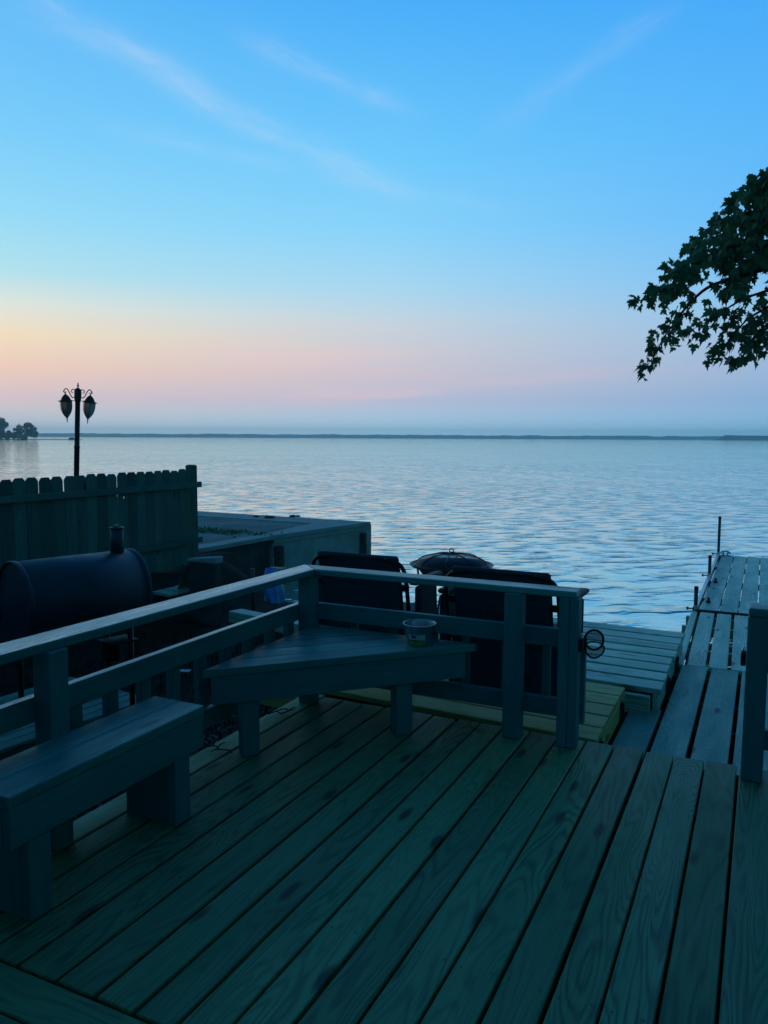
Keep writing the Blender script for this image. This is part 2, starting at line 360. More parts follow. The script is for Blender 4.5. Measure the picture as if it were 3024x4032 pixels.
def gz(x, y):
    sm = lambda a, b, v: (lambda t: t*t*(3-2*t))(min(1, max(0, (v-a)/(b-a))))
    shore = 8.4-1.4*sm(-4.4, -3.2, x)                       # where the bank drops into the lake
    z = -.40+.42*sm(-5.2, -6.25, x)
    z += .05*noise.noise(Vector((x*1.3, y*1.3, 0)))+.02*noise.noise(Vector((x*5, y*5, 3)))
    return z-1.0*sm(shore-.5, shore+1.1, y) if x > -6.3 else z-1.2*sm(8.6, 9.6, y)
g = MB(); g.grid(lambda u, v: (-30+u*42 if u < .3 else -17.4+(u-.3)*28.0, -12+v*24, gz(-30+u*42 if u < .3 else -17.4+(u-.3)*28.0, -12+v*24)), 200, 200)
tag(g.build('ground', 'soil'), kind='structure')

# far shore and headland, one far-off wood each
def shore(dist, a0, a1, h0, h1, seed, ends=(0, 0)):
    m = MB(); n = int((a1-a0)/.055); prof = [(0, 0), (6, .55), (16, .9), (34, 1.0), (60, .8), (95, 0)]
    def f(u, v):
        a = YAW+R(-(a0+(a1-a0)*u)); dd, hh = prof[int(round(v*5))]
        t = (noise.noise(Vector((u*n*.05, seed, 0)))*.5+.5)*.55+(noise.noise(Vector((u*n*.23, seed, 5)))*.5+.5)*.3+(noise.noise(Vector((u*n*.9, seed, 9)))*.5+.5)*.15
        e = 1.
        if ends[0]: e = min(1, u/ends[0])
        if ends[1]: e = min(e, (1-u)/ends[1])
        h = (h0+(h1-h0)*t)*hh*(max(0, e)**.6)
        return (-math.sin(a)*(dist+dd), math.cos(a)*(dist+dd), WATER-.3+h)
    m.grid(f, n, 5, False); return m
tag(shore(2450, -30, 33, 7.5, 14.5, 1.3).build('far_treeline', 'far_wood'), 'low wooded far shore along the horizon across the lake', 'treeline', kind='stuff')
tag(shore(1750, 22.6, 34, 8.5, 12.5, 4.7, (.05, 0)).build('far_headland', 'far_wood'), 'darker wooded headland where the far shore leaves the frame at right', 'headland', kind='stuff')
def at(az, dist, z=0.):
    a = YAW-R(az); return Vector((-math.sin(a)*dist, math.cos(a)*dist, z))
# a tiny pale house on the far shore
p = at(21.5, 2440, WATER)
h = thing('lakeside_house', 'tiny white house on the far shore at the right', 'house', p)
m = MB(); m.box(p+Vector((0, 0, 2.2)), (7, 5, 4.4), YAW, 0); m.build('wall', 'house_white', h)
m = MB(); m.prism([(-4, 4.4), (4, 4.4), (0, 6.6)], -3, 3, Matrix.Translation(p) @ Matrix.Rotation(YAW, 4, 'Z') @ Matrix.Rotation(R(90), 4, 'X'), None, 0); m.build('roof', 'roof_grey', h)

# wooded point on the left
m = MB()
def spit(u, v):
    a = -40+u*19.2; w_ = 9*(1-u)**.5; h = .9*math.sin(math.pi*v)*(1-u*.55)
    q = at(a, 505+(v-.5)*2*w_-u*6); return (q.x, q.y, WATER-.15+h)
m.grid(spit, 60, 6); tag(m.build('point_of_land', 'soil'), kind='structure')
def far_tree(name, label, az, dist, W, H, n, seed, skew=0.):
    rn = random.Random(seed); b = at(az, dist, WATER+.5); t = thing(name, label, 'tree', b, None)
    tr = MB(); tr.tube([b, b+Vector((.2, 0, H*.35)), b+Vector((.1, .2, H*.7))], [.5, .38, .15], 8)
    for k in range(5):
        a = k*1.3; tr.tube([b+Vector((0, 0, H*.3)), b+Vector((math.cos(a)*W*.2, math.sin(a)*W*.2, H*.55)), b+Vector((math.cos(a)*W*.36, math.sin(a)*W*.36, H*.7))], [.22, .16, .06], 6)
    tr.build('trunk', 'bark', t)
    c = MB(); blobs = []
    for k in range(20):
        a = rn.uniform(0, 6.28); q = rn.uniform(0, 1)**.5; hz = rn.uniform(.06, .86)
        rr = W*.5*math.sin(math.pi*min(.97, hz*.82+.16))
        blobs.append((b+Vector((rt0*(math.cos(a)*rr*q+skew*W*hz*.3)))+Vector((0, 0, H*hz))+Vector((-rt0.y, rt0.x, 0))*math.sin(a)*rr*q, rn.uniform(.13, .2)*H))
    for k in range(n):
        bc, br = rn.choice(blobs); dv = Vector((rn.gauss(0, 1), rn.gauss(0, 1), rn.gauss(0, .75))).normalized()*br*rn.uniform(.5, 1.05)
        p = bc+dv; u = Vector((rn.gauss(0, 1), rn.gauss(0, 1), rn.gauss(0, 1))).normalized(); w_ = u.orthogonal().normalized(); s = rn.uniform(.16, .42)
        c.add([p-u*s, p+w_*s*.7, p+u*s, p-w_*s*.6], [(0, 1, 2, 3)])
    c.build('crown', 'far_leaf', t)
far_tree('lakeside_tree', 'tall dark tree cut off by the left frame edge on the distant point', -25.95, 500, 12.5, 12.0, 7000, 1, .1)
far_tree('lakeside_tree', 'round tree nearer the tip of the distant wooded point', -24.2, 500, 12.6, 9.4, 6000, 5, .1)
far_tree('shore_bush', 'low bushes between the two trees on the distant point', -25.0, 502, 12.0, 6.2, 4000, 9)
p = at(-21.45, 500, WATER+.1); m = MB(); m.lathe([(2.0, 0), (1.7, .7), (1.0, 1.2), (.3, 1.35)], p, 10)
tag(m.build('shore_rock', 'stone', None, p), 'low dark rock hump at the tip of the distant wooded point', 'rock')

# ------------------------------------------------------------------ deck
SEAMS = [-2.336, -2.200, -2.064, -1.929, -1.775, -1.624, -1.482, -1.345, -1.213, -1.068, -.917, -.7715, -.626, -.478, -.3395, -.1957, -.0495, .095, .241, .387, .533, .679, .825, .971, 1.117, 1.263, 1.409, 1.555, 1.701, 1.847]
DX1 = SEAMS[-1]
deck = thing('wooden_deck', 'large weathered plank deck in the foreground with dark gaps between its boards', 'deck', (-.3, 2, 0))
m = MB()
for i in range(1, len(SEAMS)):
    a, b = SEAMS[i-1], SEAMS[i]; g0, g1 = .0042+random.random()*.003, .0042+random.random()*.003
    y1 = 4.05+random.uniform(-.012, .012); sk = random.uniform(-.002, .002)
    m.quad([(a+g0, 1.526+random.random()*.004), (b-g1, 1.526), (b-g1+sk, y1), (a+g0+sk, y1+random.uniform(-.004, .004))], random.uniform(-.0012, .0012), .034, (0, 1), .004)
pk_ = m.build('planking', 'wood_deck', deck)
# screw heads at the joists, set in the same boards
bm = bmesh.new(); bm.from_mesh(pk_.data); pk_.data.materials.append(MATS['joist_metal']); po_ = wpos(pk_)
for y in (2.1, 2.75, 3.4, 3.97):
    for i in range(1, len(SEAMS)):
        for x in (SEAMS[i-1]+.030, SEAMS[i]-.030):
            q = (x+random.uniform(-.007, .007)-po_.x, y+random.uniform(-.008, .008)-po_.y, .0020-po_.z)
            f_ = bm.faces.new([bm.verts.new((q[0]+.0036*math.cos(a), q[1]+.0036*math.sin(a), q[2])) for a in np.linspace(0, 6.283, 9)[:-1]]); f_.material_index = 1
bm.to_mesh(pk_.data); bm.free()
m = MB(); m.quad([(-2.472, 1.2), (-2.341, 1.2), (-2.341, 4.07), (-2.472, 4.08)], .002, .036, (0, 1), .004)
m.build('edge_board', 'wood_edge', deck)
m = MB()
for k in range(16):
    y1 = 1.516-k*.1465; m.quad([(-2.338, y1-.1405), (DX1, y1-.1405), (DX1, y1), (-2.338, y1)], random.uniform(-.001, .001), .034, (1, 0), .004)
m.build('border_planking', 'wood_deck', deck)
m = MB()
def each(name, mtl, par, boxes):
    for b_ in boxes: q_ = MB(); q_.box(*b_); q_.build(name, mtl, par)
each('joist', 'wood_dark', deck, [((-.3, y, -.13), (4.15, .04, .18)) for y in (-.2, .5, 1.2, 1.52, 2.1, 2.75, 3.4, 3.93)])
each('rim_joist', 'wood_dark', deck, [((-2.41, 2.0, -.13), (.038, 4.1, .18)), ((1.8, 2.0, -.13), (.038, 4.1, .18)), ((-.3, 4.018, -.125), (4.15, .038, .17))])
each('support_post', 'wood_dark', deck, [((x, y, -.55), (.14, .14, .66)) for x in (-2.3, -.9, .5, 1.7) for y in (.2, 2.0, 3.8)])

# ------------------------------------------------------------------ unseen house added behind the camera to shade the near deck
t = thing('house', 'unseen house with a low roof overhang, added to shade the near deck', 'house', (-1.5, -1.5, 0))
m = MB()
for k in range(16): m.prism([(-.262, -.35+k*.2), (-.25, -.35+k*.2), (-.256, -.155+k*.2), (-.262, -.155+k*.2)], -9., 5., Matrix(((0, 0, 1, 0), (1, 0, 0, 0), (0, 1, 0, 0), (0, 0, 0, 1))), (0, 0, 1), 0)
m.box((-2, -2.9, 1.2), (14, 5.25, 3.2), 0, 0); m.build('wall', 'added_house_siding', t)
m = MB(); m.prism([(.55, 2.72), (.55, 2.84), (-2.9, 4.2), (-6.3, 2.84), (-6.3, 2.72), (-2.9, 4.06)], -9.5, 5.5, Matrix(((0, 0, 1, 0), (1, 0, 0, 0), (0, 1, 0, 0), (0, 0, 0, 1))), (0, 0, 1), 0); m.build('roof', 'roof_grey', t)
m = MB(); m.box((-2, .1, 2.71), (14.5, .75, .015), 0, 0); m.build('added_soffit', 'added_house_siding', t)

# ------------------------------------------------------------------ L-shaped railing
rail = thing('deck_railing', 'blue grey painted L-shaped deck railing with flat cap along left and lake sides', 'railing', (-2.33, 3.93, 0))
zt = .803
def lx(y): return -2.31+(3.90-y)*-.0225      # inner edge of the left cap (leans out very slightly)
m = MB(); m.prism([(lx(-.6), -.6), (lx(3.898), 3.898), (-2.452, 4.028), (lx(-.6)-.137, -.6)], zt-.036, zt-.002, None, (0, 1, 0), .004); cr = m.build('cap_rail', 'paint_blue', rail)
m = MB(); m.prism([(lx(-.6)-.003, -.6), (lx(3.898)-.003, 3.897), (-2.449, 4.024), (lx(-.6)-.134, -.6)], zt-.0025, zt+.0005, None, (0, 1, 0), .001); m.build('worn_sheen_top', 'paint_worn_sheen', cr)  # thin skin: worn paint plus sky reflection painted into the top
m = MB(); m.prism([(-2.303, 3.901), (-.812, 3.901), (-.812, 4.027), (-2.444, 4.031)], zt-.034, zt, None, (1, 0, 0), .005); m.build('cap_rail', 'paint_seat', rail)
for z0, z1 in ((.492, .588), (.128, .222)):
    m = MB(); m.prism([(-2.458, -.6), (-2.421, -.6), (-2.421, 3.977), (-2.458, 3.977)], z0, z1, None, (0, 1, 0), .004)
    mr_ = m.build('mid_rail' if z0 > .3 else 'bottom_rail', 'paint_blue', rail)
    if z0 > .3: m = MB(); m.prism([(-2.4565, -.6), (-2.4225, -.6), (-2.4225, 3.976), (-2.4565, 3.976)], z1-.0015, z1+.001, None, (0, 1, 0), .0005); m.build('worn_sheen_top', 'paint_worn_sheen', mr_)  # same pale skin, wear and painted sky sheen along the rail's top edge
    m = MB(); m.box((-1.635, 3.998, (z0+z1)/2), (1.64, .036, z1-z0), 0, .004); m.build('mid_rail' if z0 > .3 else 'bottom_rail', 'paint_blue', rail)
def post(x, y, par, w=.09, z1=zt-.034, name='post', mtl='paint_blue'):
    m = MB(); m.box((x, y, z1/2+.001), (w, w, z1-.002), 0, .005); return m.build(name, mtl, par)
post(-2.375, 3.934, rail); post(-1.132, 3.934, rail); post(-2.376, 2.075, rail); post(-2.376, .5, rail)
m = MB(); m.box((-.870, 3.938, .385), (.052, .085, .767), 0, .004); m.box((-.820, 3.938, .385), (.046, .083, .767), 0, .004); m.build('post', 'paint_blue', rail)
for y in (1.62, 1.82, 2.27, 2.47, 2.67, 2.87, 3.07, 3.27, 3.47, 3.68, 3.88):
    m = MB(); m.box((-2.478, y, .335), (.038, .062, .44), 0, .003); m.build('baluster', 'paint_blue', rail)
for x in (-2.12, -1.87, -1.62, -1.43, -1.205, -.985):
    m = MB(); m.box((x, 4.035, .335), (.040, .036, .44), 0, .003); m.build('baluster', 'paint_blue', rail)
m = MB(); m.box((-.798, 4.038, .325), (.030, .040, .46), 0, .003); m.build('baluster', 'paint_blue', rail)

# second railing, right of the opening
rr_ = thing('deck_railing', 'painted railing end post right of the walkway, cut off by the right frame edge', 'railing', (.01, 3.91, 0))
post(.008, 3.915, rr_, .09, .766)
m = MB(); m.box((.93, 3.935, .786), (1.93, .135, .038), 0, .005); m.build('cap_rail', 'paint_seat', rr_)
for z0, z1, nm in ((.492, .588, 'mid_rail'), (.128, .222, 'bottom_rail')):
    m = MB(); m.box((.93, 3.98, (z0+z1)/2), (1.93, .036, z1-z0), 0, .004); m.build(nm, 'paint_blue', rr_)
post(1.8, 3.915, rr_, .09, .766)
for x in (.3, .6, .9, 1.2, 1.5):
    m = MB(); m.box((x, 4.018, .335), (.04, .036, .44), 0, .003); m.build('baluster', 'paint_blue', rr_)

# black latch boxes on the facing posts
def latch(c, label):
    t = thing('latch_box', label, 'latch', c)
    m = MB(); m.box(c, (.022, .05, .062), 0, .004); m.build('body', 'rubber', t)
    m = MB(); m.box(Vector(c)+Vector((0, -.004, .037)), (.018, .034, .010), 0, .002); m.tube([Vector(c)+Vector((.0, -.02, .035)), Vector(c)+Vector((.0, -.02, .052)), Vector(c)+Vector((.0, .012, .052)), Vector(c)+Vector((.0, .012, .035))], .0035, 6)
    m.build('clip', 'aluminium', t)
latch((-.786, 3.925, .535), 'small black latch box with metal clip on the left opening post')
latch((-.049, 3.905, .565), 'small black latch box with metal clip on the right opening post')
# little dip net
t = thing('dip_net', 'small black hoop net hanging from the left opening post', 'net', (-.77, 4.0, .53))
c0 = Vector((-.738, 4.0, .548))
m = MB(); m.tube([c0+Vector((math.cos(a)*.046, math.sin(a)*.018, math.sin(a)*.046)) for a in np.linspace(0, 6.283, 25)[:-1]], .0062, 8, True)
m.tube([(-.79, 3.985, .56), (-.783, 3.99, .552), (-.776, 4.0, .545)], .006, 8); m.build('hoop', 'rubber', t)
c1 = Vector((-.736, 4.005, .495))
m = MB(); m.tube([c1+Vector((math.cos(a)*.047+.006*math.sin(2*a), .015*math.sin(a), math.sin(a)*.038)) for a in np.linspace(0, 6.283, 25)[:-1]], .0042, 8, True); m.build('hoop', 'rubber', t)
m = MB()
def bag(u, v):
    a = u*6.283; k = v; r = .046*(1-k)+.045*k
    c = c0.lerp(c1, k); s_ = 1-.25*math.sin(math.pi*k)
    return c+Vector((math.cos(a)*r*s_, math.sin(a)*.022*(1+k), math.sin(a)*(.046*(1-k)+.036*k)))
m.grid(bag, 28, 10); m.build('netting', 'net_mesh', t)

# ------------------------------------------------------------------ bench at left
b = thing('bench', 'long blue grey plank bench against the left railing', 'bench', (-2.2, 2.08, 0))
m = MB(); zb = .446
m.prism([(-2.060, 1.62), (-2.060, 2.575), (-2.196, 2.575), (-2.196, 1.62)], zb-.038, zb, None, (0, 1, 0), .004)
m.prism([(-2.199, 1.62), (-2.199, 2.578), (-2.331, 2.578), (-2.331, 1.62)], zb-.038, zb, None, (0, 1, 0), .004); m.build('seat', 'paint_seat', b)
m = MB(); m.box((-2.081, 2.098, .338), (.036, .945, .136), 0, .003); m.box((-2.2, 2.552, .338), (.2, .036, .136), 0, .003); m.box((-2.2, 1.64, .338), (.2, .036, .136), 0, .003); m.build('apron', 'paint_blue', b)
for y in (1.735, 2.435):
    m = MB(); m.box((-2.083, y, .134), (.038, .09, .268), 0, .003); m.box((-2.215, y, .134), (.224, .09, .268), 0, .003); m.build('leg', 'paint_blue', b)

# corner table / seat
t = thing('corner_bench', 'triangular plank bench top fitted into the railing corner', 'bench', (-2.1, 3.7, 0))
A, B, Cn = Vector((-2.352, 2.922)), Vector((-1.335, 3.973)), Vector((-2.352, 3.973)); hy = (B-A).normalized(); nn = Vector((-hy.y, hy.x))
m = MB(); alt = (Cn-A).dot(nn)
def clip(poly, n, dmin, dmax):
    for sgn, lim in ((1, dmin), (-1, -dmax)):
        o = []
        for i, p in enumerate(poly):
            q = poly[(i+1) % len(poly)]; a = sgn*(p-A).dot(n)-lim; c = sgn*(q-A).dot(n)-lim
            if a >= 0: o.append(p)
            if a*c < 0: o.append(p+(q-p)*(a/(a-c)))
        poly = o
    return poly
tri = [A+Vector((.0, .03)), A+Vector((.02, .02)), B-hy*.03, B+Vector((-.012, -.012)), B+Vector((-.03, .0)), Cn]
k = 0.
while k < alt-.01:
    pl = clip([A, B-hy*.035, B-hy*.008+nn*.012, B+nn*.03-hy*.03, Cn], nn, k+.0015, k+.1385)
    if len(pl) > 2: m.prism([tuple(p) for p in pl], .422, .460, None, (*hy, 0), .003)
    k += .14
m.build('tabletop', 'paint_seat', t)
m = MB(); a_, b_ = A+hy*.05+nn*.028, B-hy*.075+nn*.028; mid_ = (a_+b_)/2
ang = math.atan2(hy.y, hy.x); m.box((mid_.x, mid_.y, .352), ((b_-a_).length, .036, .139), ang, .003); m.build('apron', 'paint_blue', t)
for kx in (.235, 1.045):
    p = A+hy*kx+nn*.075; m = MB(); m.box((p.x, p.y, .1405), (.09, .09, .281), ang, .004); m.build('leg', 'paint_blue', t)

# tin candle pail on the corner bench
c = Vector((-1.628, 3.842, .461)); t = thing('candle_pail', 'small galvanised tin candle pail with a green and yellow label', 'candle', c)
m = MB(); m.lathe([(.064, 0), (.067, .004), (.0855, .104), (.0895, .108), (.0895, .113), (.0855, .113), (.083, .104), (.074, .055)], c, 40, close=False); m.lathe([(.064, 0.0), (.001, 0.001)], c, 40, close=False); m.build('pail', 'galvanised', t)
m = MB(); m.lathe([(.0745, .058), (.072, .060), (.001, .062)], c, 32, close=False); m.tube([c+Vector((0, 0, .06)), c+Vector((.002, 0, .085))], .003, 6); m.build('wax', 'wax', t)
lb0 = math.atan2(-c.y, -c.x)-.22
def lab(z0, z1, a0, a1, off):
    mm = MB()
    def f(u, v):
        z = z0+(z1-z0)*v; r = .067+(.0855-.067)*(z-.004)/.1+off; a = lb0+a0+(a1-a0)*u
        return c+Vector((math.cos(a)*r, math.sin(a)*r, z))
    mm.grid(f, 16, 6); return mm
lw = lab(.008, .066, -.62, .62, .0010).build('label', 'label_white', t)
lab(.009, .034, -.61, .61, .0016).build('lettering', 'label_green', lw)
lab(.046, .060, -.36, -.02, .0018).build('emblem', 'label_navy', lw)
lab(.030, .036, -.40, .30, .0022).build('lettering', 'label_navy', lw)

# twigs of vine lying on the edge board
def twig(pts, label, leaves):
    m = MB(); q = curve(pts, 6); m.tube(q, .0035, 6)
    for a, bb in leaves: m.tube([a, ((Vector(a)+Vector(bb))/2)+Vector((0, 0, .006)), bb], [.003, .0035, .0015], 6)
    o = m.build('vine_twig', 'bark', None, pts[0]); tag(o, label, 'twig')
twig([(-2.46, 3.08, .012), (-2.42, 3.10, .02), (-2.38, 3.09, .012), (-2.335, 3.10, .012), (-2.30, 3.08, .010)], 'thin dead vine twig on the deck edge left of the corner bench leg', [((-2.43, 3.10, .015), (-2.44, 3.13, .04)), ((-2.40, 3.09, .015), (-2.385, 3.14, .03)), ((-2.38, 3.09, .012), (-2.40, 3.04, .015))])
twig([(-2.45, 3.62, .012), (-2.42, 3.66, .02), (-2.385, 3.65, .015), (-2.37, 3.69, .02), (-2.40, 3.73, .015), (-2.43, 3.71, .012), (-2.44, 3.67, .01)], 'curled dead vine twig on the deck edge behind the corner bench leg', [((-2.38, 3.66, .015), (-2.34, 3.73, .02)), ((-2.37, 3.70, .015), (-2.36, 3.77, .02)), ((-2.45, 3.63, .012), (-2.47, 3.58, .02))])

# ------------------------------------------------------------------ lake-side platforms, walkway, dock
PZ = -.02
def platform(name, label, mtl, yfun, x0, x1f, n0, n1, parts_y, side_x, gp_=.008):
    t = thing(name, label, 'platform', ((x0+x1f)/2, yfun(n0), PZ)); m = MB()
    for k in range(n0, n1):
        ya, yb = yfun(k)+gp_, yfun(k+1)-gp_; s = -.062
        e = x1f+random.uniform(-.006, .006)
        L = lambda y, x: y+s*(x+1.4)
        m.quad([(x0, L(ya, x0)), (e, L(ya, e)), (e, L(yb, e)), (x0, L(yb, x0))], PZ+random.uniform(-.001, .001), .036, (1, s), .004)
    m.build('planking', mtl, t)
    f = MB(); ya, yb = parts_y
    f.box((side_x, (ya+yb)/2, PZ-.036-.062), (.038, yb-ya-.03, .122), 0, .003)
    f.box(((x0+side_x)/2, ya+.03, PZ-.098), (side_x-x0-.05, .038, .122), -.06, .003)
    f.box(((x0+side_x)/2, yb-.03, PZ-.098), (side_x-x0-.05, .038, .122), -.06, .003)
    f.box((x0+.03, (ya+yb)/2+.08, PZ-.098), (.038, yb-ya-.05, .122), 0, .003)
    f.build('fascia', mtl, t)
    each('support_post', 'wood_dark', t, [((x, y, -.62), (.1, .1, 1.0)) for x in (x0+.25, side_x-.3) for y in (ya+.25, yb-.25)])
    return t
yn = lambda k: 4.165+k*.2005
p1 = platform('dock_platform', 'near lakeside platform of newer yellowish green boards behind the railing', 'wood_new', yn, -3.0, -.735, 0, 5, (4.12, 5.16), -.757)
yf_ = lambda k: 5.212+k*.2085
p2 = platform('dock_platform', 'far lakeside platform of greyer boards at the water', 'wood_pale', yf_, -3.0, -.533, 0, 8, (5.16, 6.80), -.56, .017)
for par, xs, ys in ((p1, -.735, (4.25, 4.95)), (p2, -.535, (5.62, 6.2))):
    for y in ys:
        m = MB(); m.box((xs, y, PZ-.098), (.006, .075, .12), 0, .001); m.box((xs+.012, y-.02, PZ-.098), (.02, .006, .12), 0, .001)
        for kz in range(4): m.lathe([(.006, 0), (.005, .004)], (xs+.003, y+.012, PZ-.055-kz*.027), 8, Matrix.Rotation(R(90), 3, 'Y'))
        m.build('joist_hanger', 'joist_metal', par)

WZ = -.17; ks = 1.73/1.71
w1 = thing('walkway', 'lower plank walkway with wide dark gaps leading off the deck', 'walkway', (-.3, 5.2, WZ))
m = MB()
for x0, x1, y1 in ((-.705, -.523, 5.17), (-.499, -.318, 6.31), (-.291, -.107, 6.30), (-.082, .10, 6.31), (.125, .307, 6.30), (.33, .51, 6.3)):
    m.quad([(x0*ks, 4.06), (x1*ks, 4.06), (x1*ks, y1*ks), (x0*ks, y1*ks)], WZ+random.uniform(-.001, .001), .036, (0, 1), .004)
m.build('planking', 'wood_grey', w1)
each('joist', 'wood_dark', w1, [((-.1, y, WZ-.11), (1.3, .04, .14)) for y in (4.3, 5.1, 5.6, 6.2)])
each('support_post', 'wood_dark', w1, [((x, y, -.6), (.09, .09, .7)) for x in (-.62, .45) for y in (4.6, 6.1)])

def rotp(x, y, a, o=(-.3, 6.4)):
    c_, s_ = math.cos(a), math.sin(a); return (o[0]+(x-o[0])*c_-(y-o[1])*s_, o[1]+(x-o[0])*s_+(y-o[1])*c_)
w2 = thing('gangway', 'middle dock section of four narrow weathered planks with wide gaps', 'walkway', (-.3, 7.4, WZ)); RA = R(1.2)
m = MB()
for x0, x1 in ((-.555, -.497), (-.470, -.339), (-.314, -.185), (-.158, -.03), (-.003, .125), (.15, .28)):
    m.quad([rotp(x0*ks, 6.40, RA), rotp(x1*ks, 6.40, RA), rotp(x1*ks, 8.46, RA), rotp(x0*ks, 8.46, RA)], WZ-.002+random.uniform(-.001, .001), .036, (0, 1), .006)
m.build('planking', 'wood_pale', w2)
each('joist', 'wood_pale', w2, [((-.17, y, WZ-.085), (.95, .05, .09), RA) for y in (6.5, 7.05, 7.3, 7.95, 8.4)])
each('beam', 'wood_dark', w2, [((x, 7.43, WZ-.09), (.04, 2.0, .1), RA) for x in (-.5, .2)])

w3 = thing('dock_section', 'far dock section of wide pale planks with steel pipe posts on its left', 'dock', (-.2, 10.8, WZ))
m = MB()
for x0, x1 in ((-.522, -.355), (-.344, -.180), (-.170, -.004), (.006, .171), (.181, .35)):
    m.quad([(x0*ks, 8.565), (x1*ks, 8.55), (x1*ks*.99, 12.80+random.uniform(-.02, .05)), (x0*ks*.99, 12.85)], WZ+random.uniform(-.001, .001), .038, (0, 1), .003)
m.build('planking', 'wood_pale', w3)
m = MB(); m.box((-.566, 10.70, WZ-.012), (.036, 4.34, .10), 0, .003); m.build('side_rail', 'aluminium', w3)
each('joist', 'wood_dark', w3, [((-.1, 8.545, WZ-.05), (.95, .03, .11), 0, .003), ((-.1, 12.8, WZ-.06), (.9, .03, .09), 0, .003)]+[((-.1, y, WZ-.075), (.9, .05, .07)) for y in (9.4, 10.6, 11.8)])
for y, z1, ln in ((8.60, .060, .0), (10.80, .088, 0), (12.92, .402, .0)):
    m = MB(); m.tube([(-.572, y, -1.6), (-.575, y, z1-.03)], .020, 14); o = m.build('pipe_post', 'pipe_steel', w3)
    m = MB(); m.lathe([(.0215, -.035), (.0215, -.003), (.018, 0)], (-.575, y, z1), 14); m.build('cap', 'rubber', o)
    m = MB(); m.box((-.575, y+.02, WZ-.02), (.055, .06, .07), 0, .004); m.tube([(-.60, y-.01, WZ-.0), (-.65, y-.02, WZ-.0)], .007, 8); m.lathe([(.016, -.01), (.016, .01)], (-.652, y-.02, WZ), 8, Matrix.Rotation(R(90), 3, 'Y')); m.build('clamp', 'joist_metal', o)
t = thing('mooring_cleat', 'pale metal mooring cleat at the far end of the dock', 'cleat', (-.47, 12.78, WZ))
m = MB(); m.tube(curve([(-.54, 12.78, WZ+.04), (-.50, 12.78, WZ+.062), (-.44, 12.78, WZ+.062), (-.40, 12.78, WZ+.035)]), .011, 8); m.tube([(-.50, 12.78, WZ), (-.50, 12.78, WZ+.06)], .012, 8); m.tube([(-.44, 12.78, WZ), (-.44, 12.78, WZ+.06)], .012, 8); m.box((-.47, 12.78, WZ+.006), (.13, .05, .012), 0, .002); m.build('cleat_body', 'aluminium', t)
for y in (8.97, 10.28):
    m = MB(); m.lathe([(.024, 0), (.024, .018), (.013, .022), (.013, .05), (.009, .054)], (-.475, y, WZ+.002), 12)
    tag(m.build('bolt_stub', 'rubber', None, (-.475, y, WZ)), 'short black bolt standing on the dock beside the %s pipe post' % ('nearest' if y < 9.5 else 'middle'), 'bolt')

# ------------------------------------------------------------------ folding chairs
def chair(label, x, y, rz):
    t = thing('patio_chair', label, 'chair', (0, 0, 0), 'black patio chairs seen from behind'); W = .279
    def back(u, v):
        z = .14+.69*(1-v) if False else .40+.43*v; yy = -.02-.09*v+.018*math.sin(math.pi*v)
        sag = .022*(1-(2*u-1)**2)
        return Vector((-W+2*W*u, yy+sag, z-.004*math.sin(math.pi*u)))
    m = MB(); m.grid(back, 14, 12); m.grid(lambda u, v: back(1-u, v)+Vector((0, .022, 0)), 14, 12)
    m.tube([back(u, 1)+Vector((0, .011, -.004)) for u in np.linspace(0, 1, 15)], .016, 10)
    for u in (0, 1): m.tube([back(u, v)+Vector((0, .011, 0)) for v in np.linspace(0, 1, 12)], .013, 8)
    m.build('back_fabric', 'black_fabric', t)
    m = MB(); K = W+.045; m.grid(lambda u, v: Vector((-K+2*K*u, -.03+.02*math.sin(math.pi*v)+.012*math.sin(9*u+2), .10+.38*v)), 12, 8); m.grid(lambda u, v: Vector((-K+2*K*(1-u), -.005+.02*math.sin(math.pi*v), .10+.38*v)), 12, 8)
    m.build('skirt_panel', 'black_fabric', t)
    m = MB(); m.box((0, .22, .41), (2*W, .48, .05), 0, .02); m.build('seat', 'black_fabric', t)
    m = MB()
    for s in (-1, 1):
        m.tube(curve([(s*.20, -.10, .818), (s*.285, -.10, .80), (s*.328, -.09, .745), (s*.335, -.06, .62), (s*.335, -.02, .40), (s*.335, .03, .02)], 5), .0135, 10)
        m.tube(curve([(s*.335, .44, .02), (s*.335, .42, .35), (s*.335, .40, .60), (s*.335, .36, .655)], 5), .0135, 10)
        m.tube([(s*.335, -.02, .40), (s*.335, .42, .40)], .011, 8)
    m.tube([(-.335, .0, .2), (.335, .0, .2)], .010, 8); m.tube([(-.335, .42, .2), (.335, .42, .2)], .010, 8)
    m.build('frame', 'chair_frame', t)
    for s in (-1, 1):
        m = MB(); m.box((s*.308, -.045, .635), (.066, .02, .040), 0, .004); m.box((s*.372, .17, .672), (.062, .44, .030), 0, .010); m.build('armrest', 'rubber', t)
        m = MB(); m.box((s*.385, .12, .50), (.028, .30, .30), 0, .012); m.tube([(s*.405, -.0, .63), (s*.41, -.02, .55), (s*.405, -.01, .45)], .006, 6); m.build('side_pouch', 'black_fabric', t)
    t.location = (x, y, PZ); t.rotation_euler = (0, 0, rz)
    return t
chair('black patio chair behind the railing corner, nearer the seawall', -2.325, 4.55, R(0))
chair('black patio chair behind the right half of the lake railing', -1.322, 4.38, R(-1))

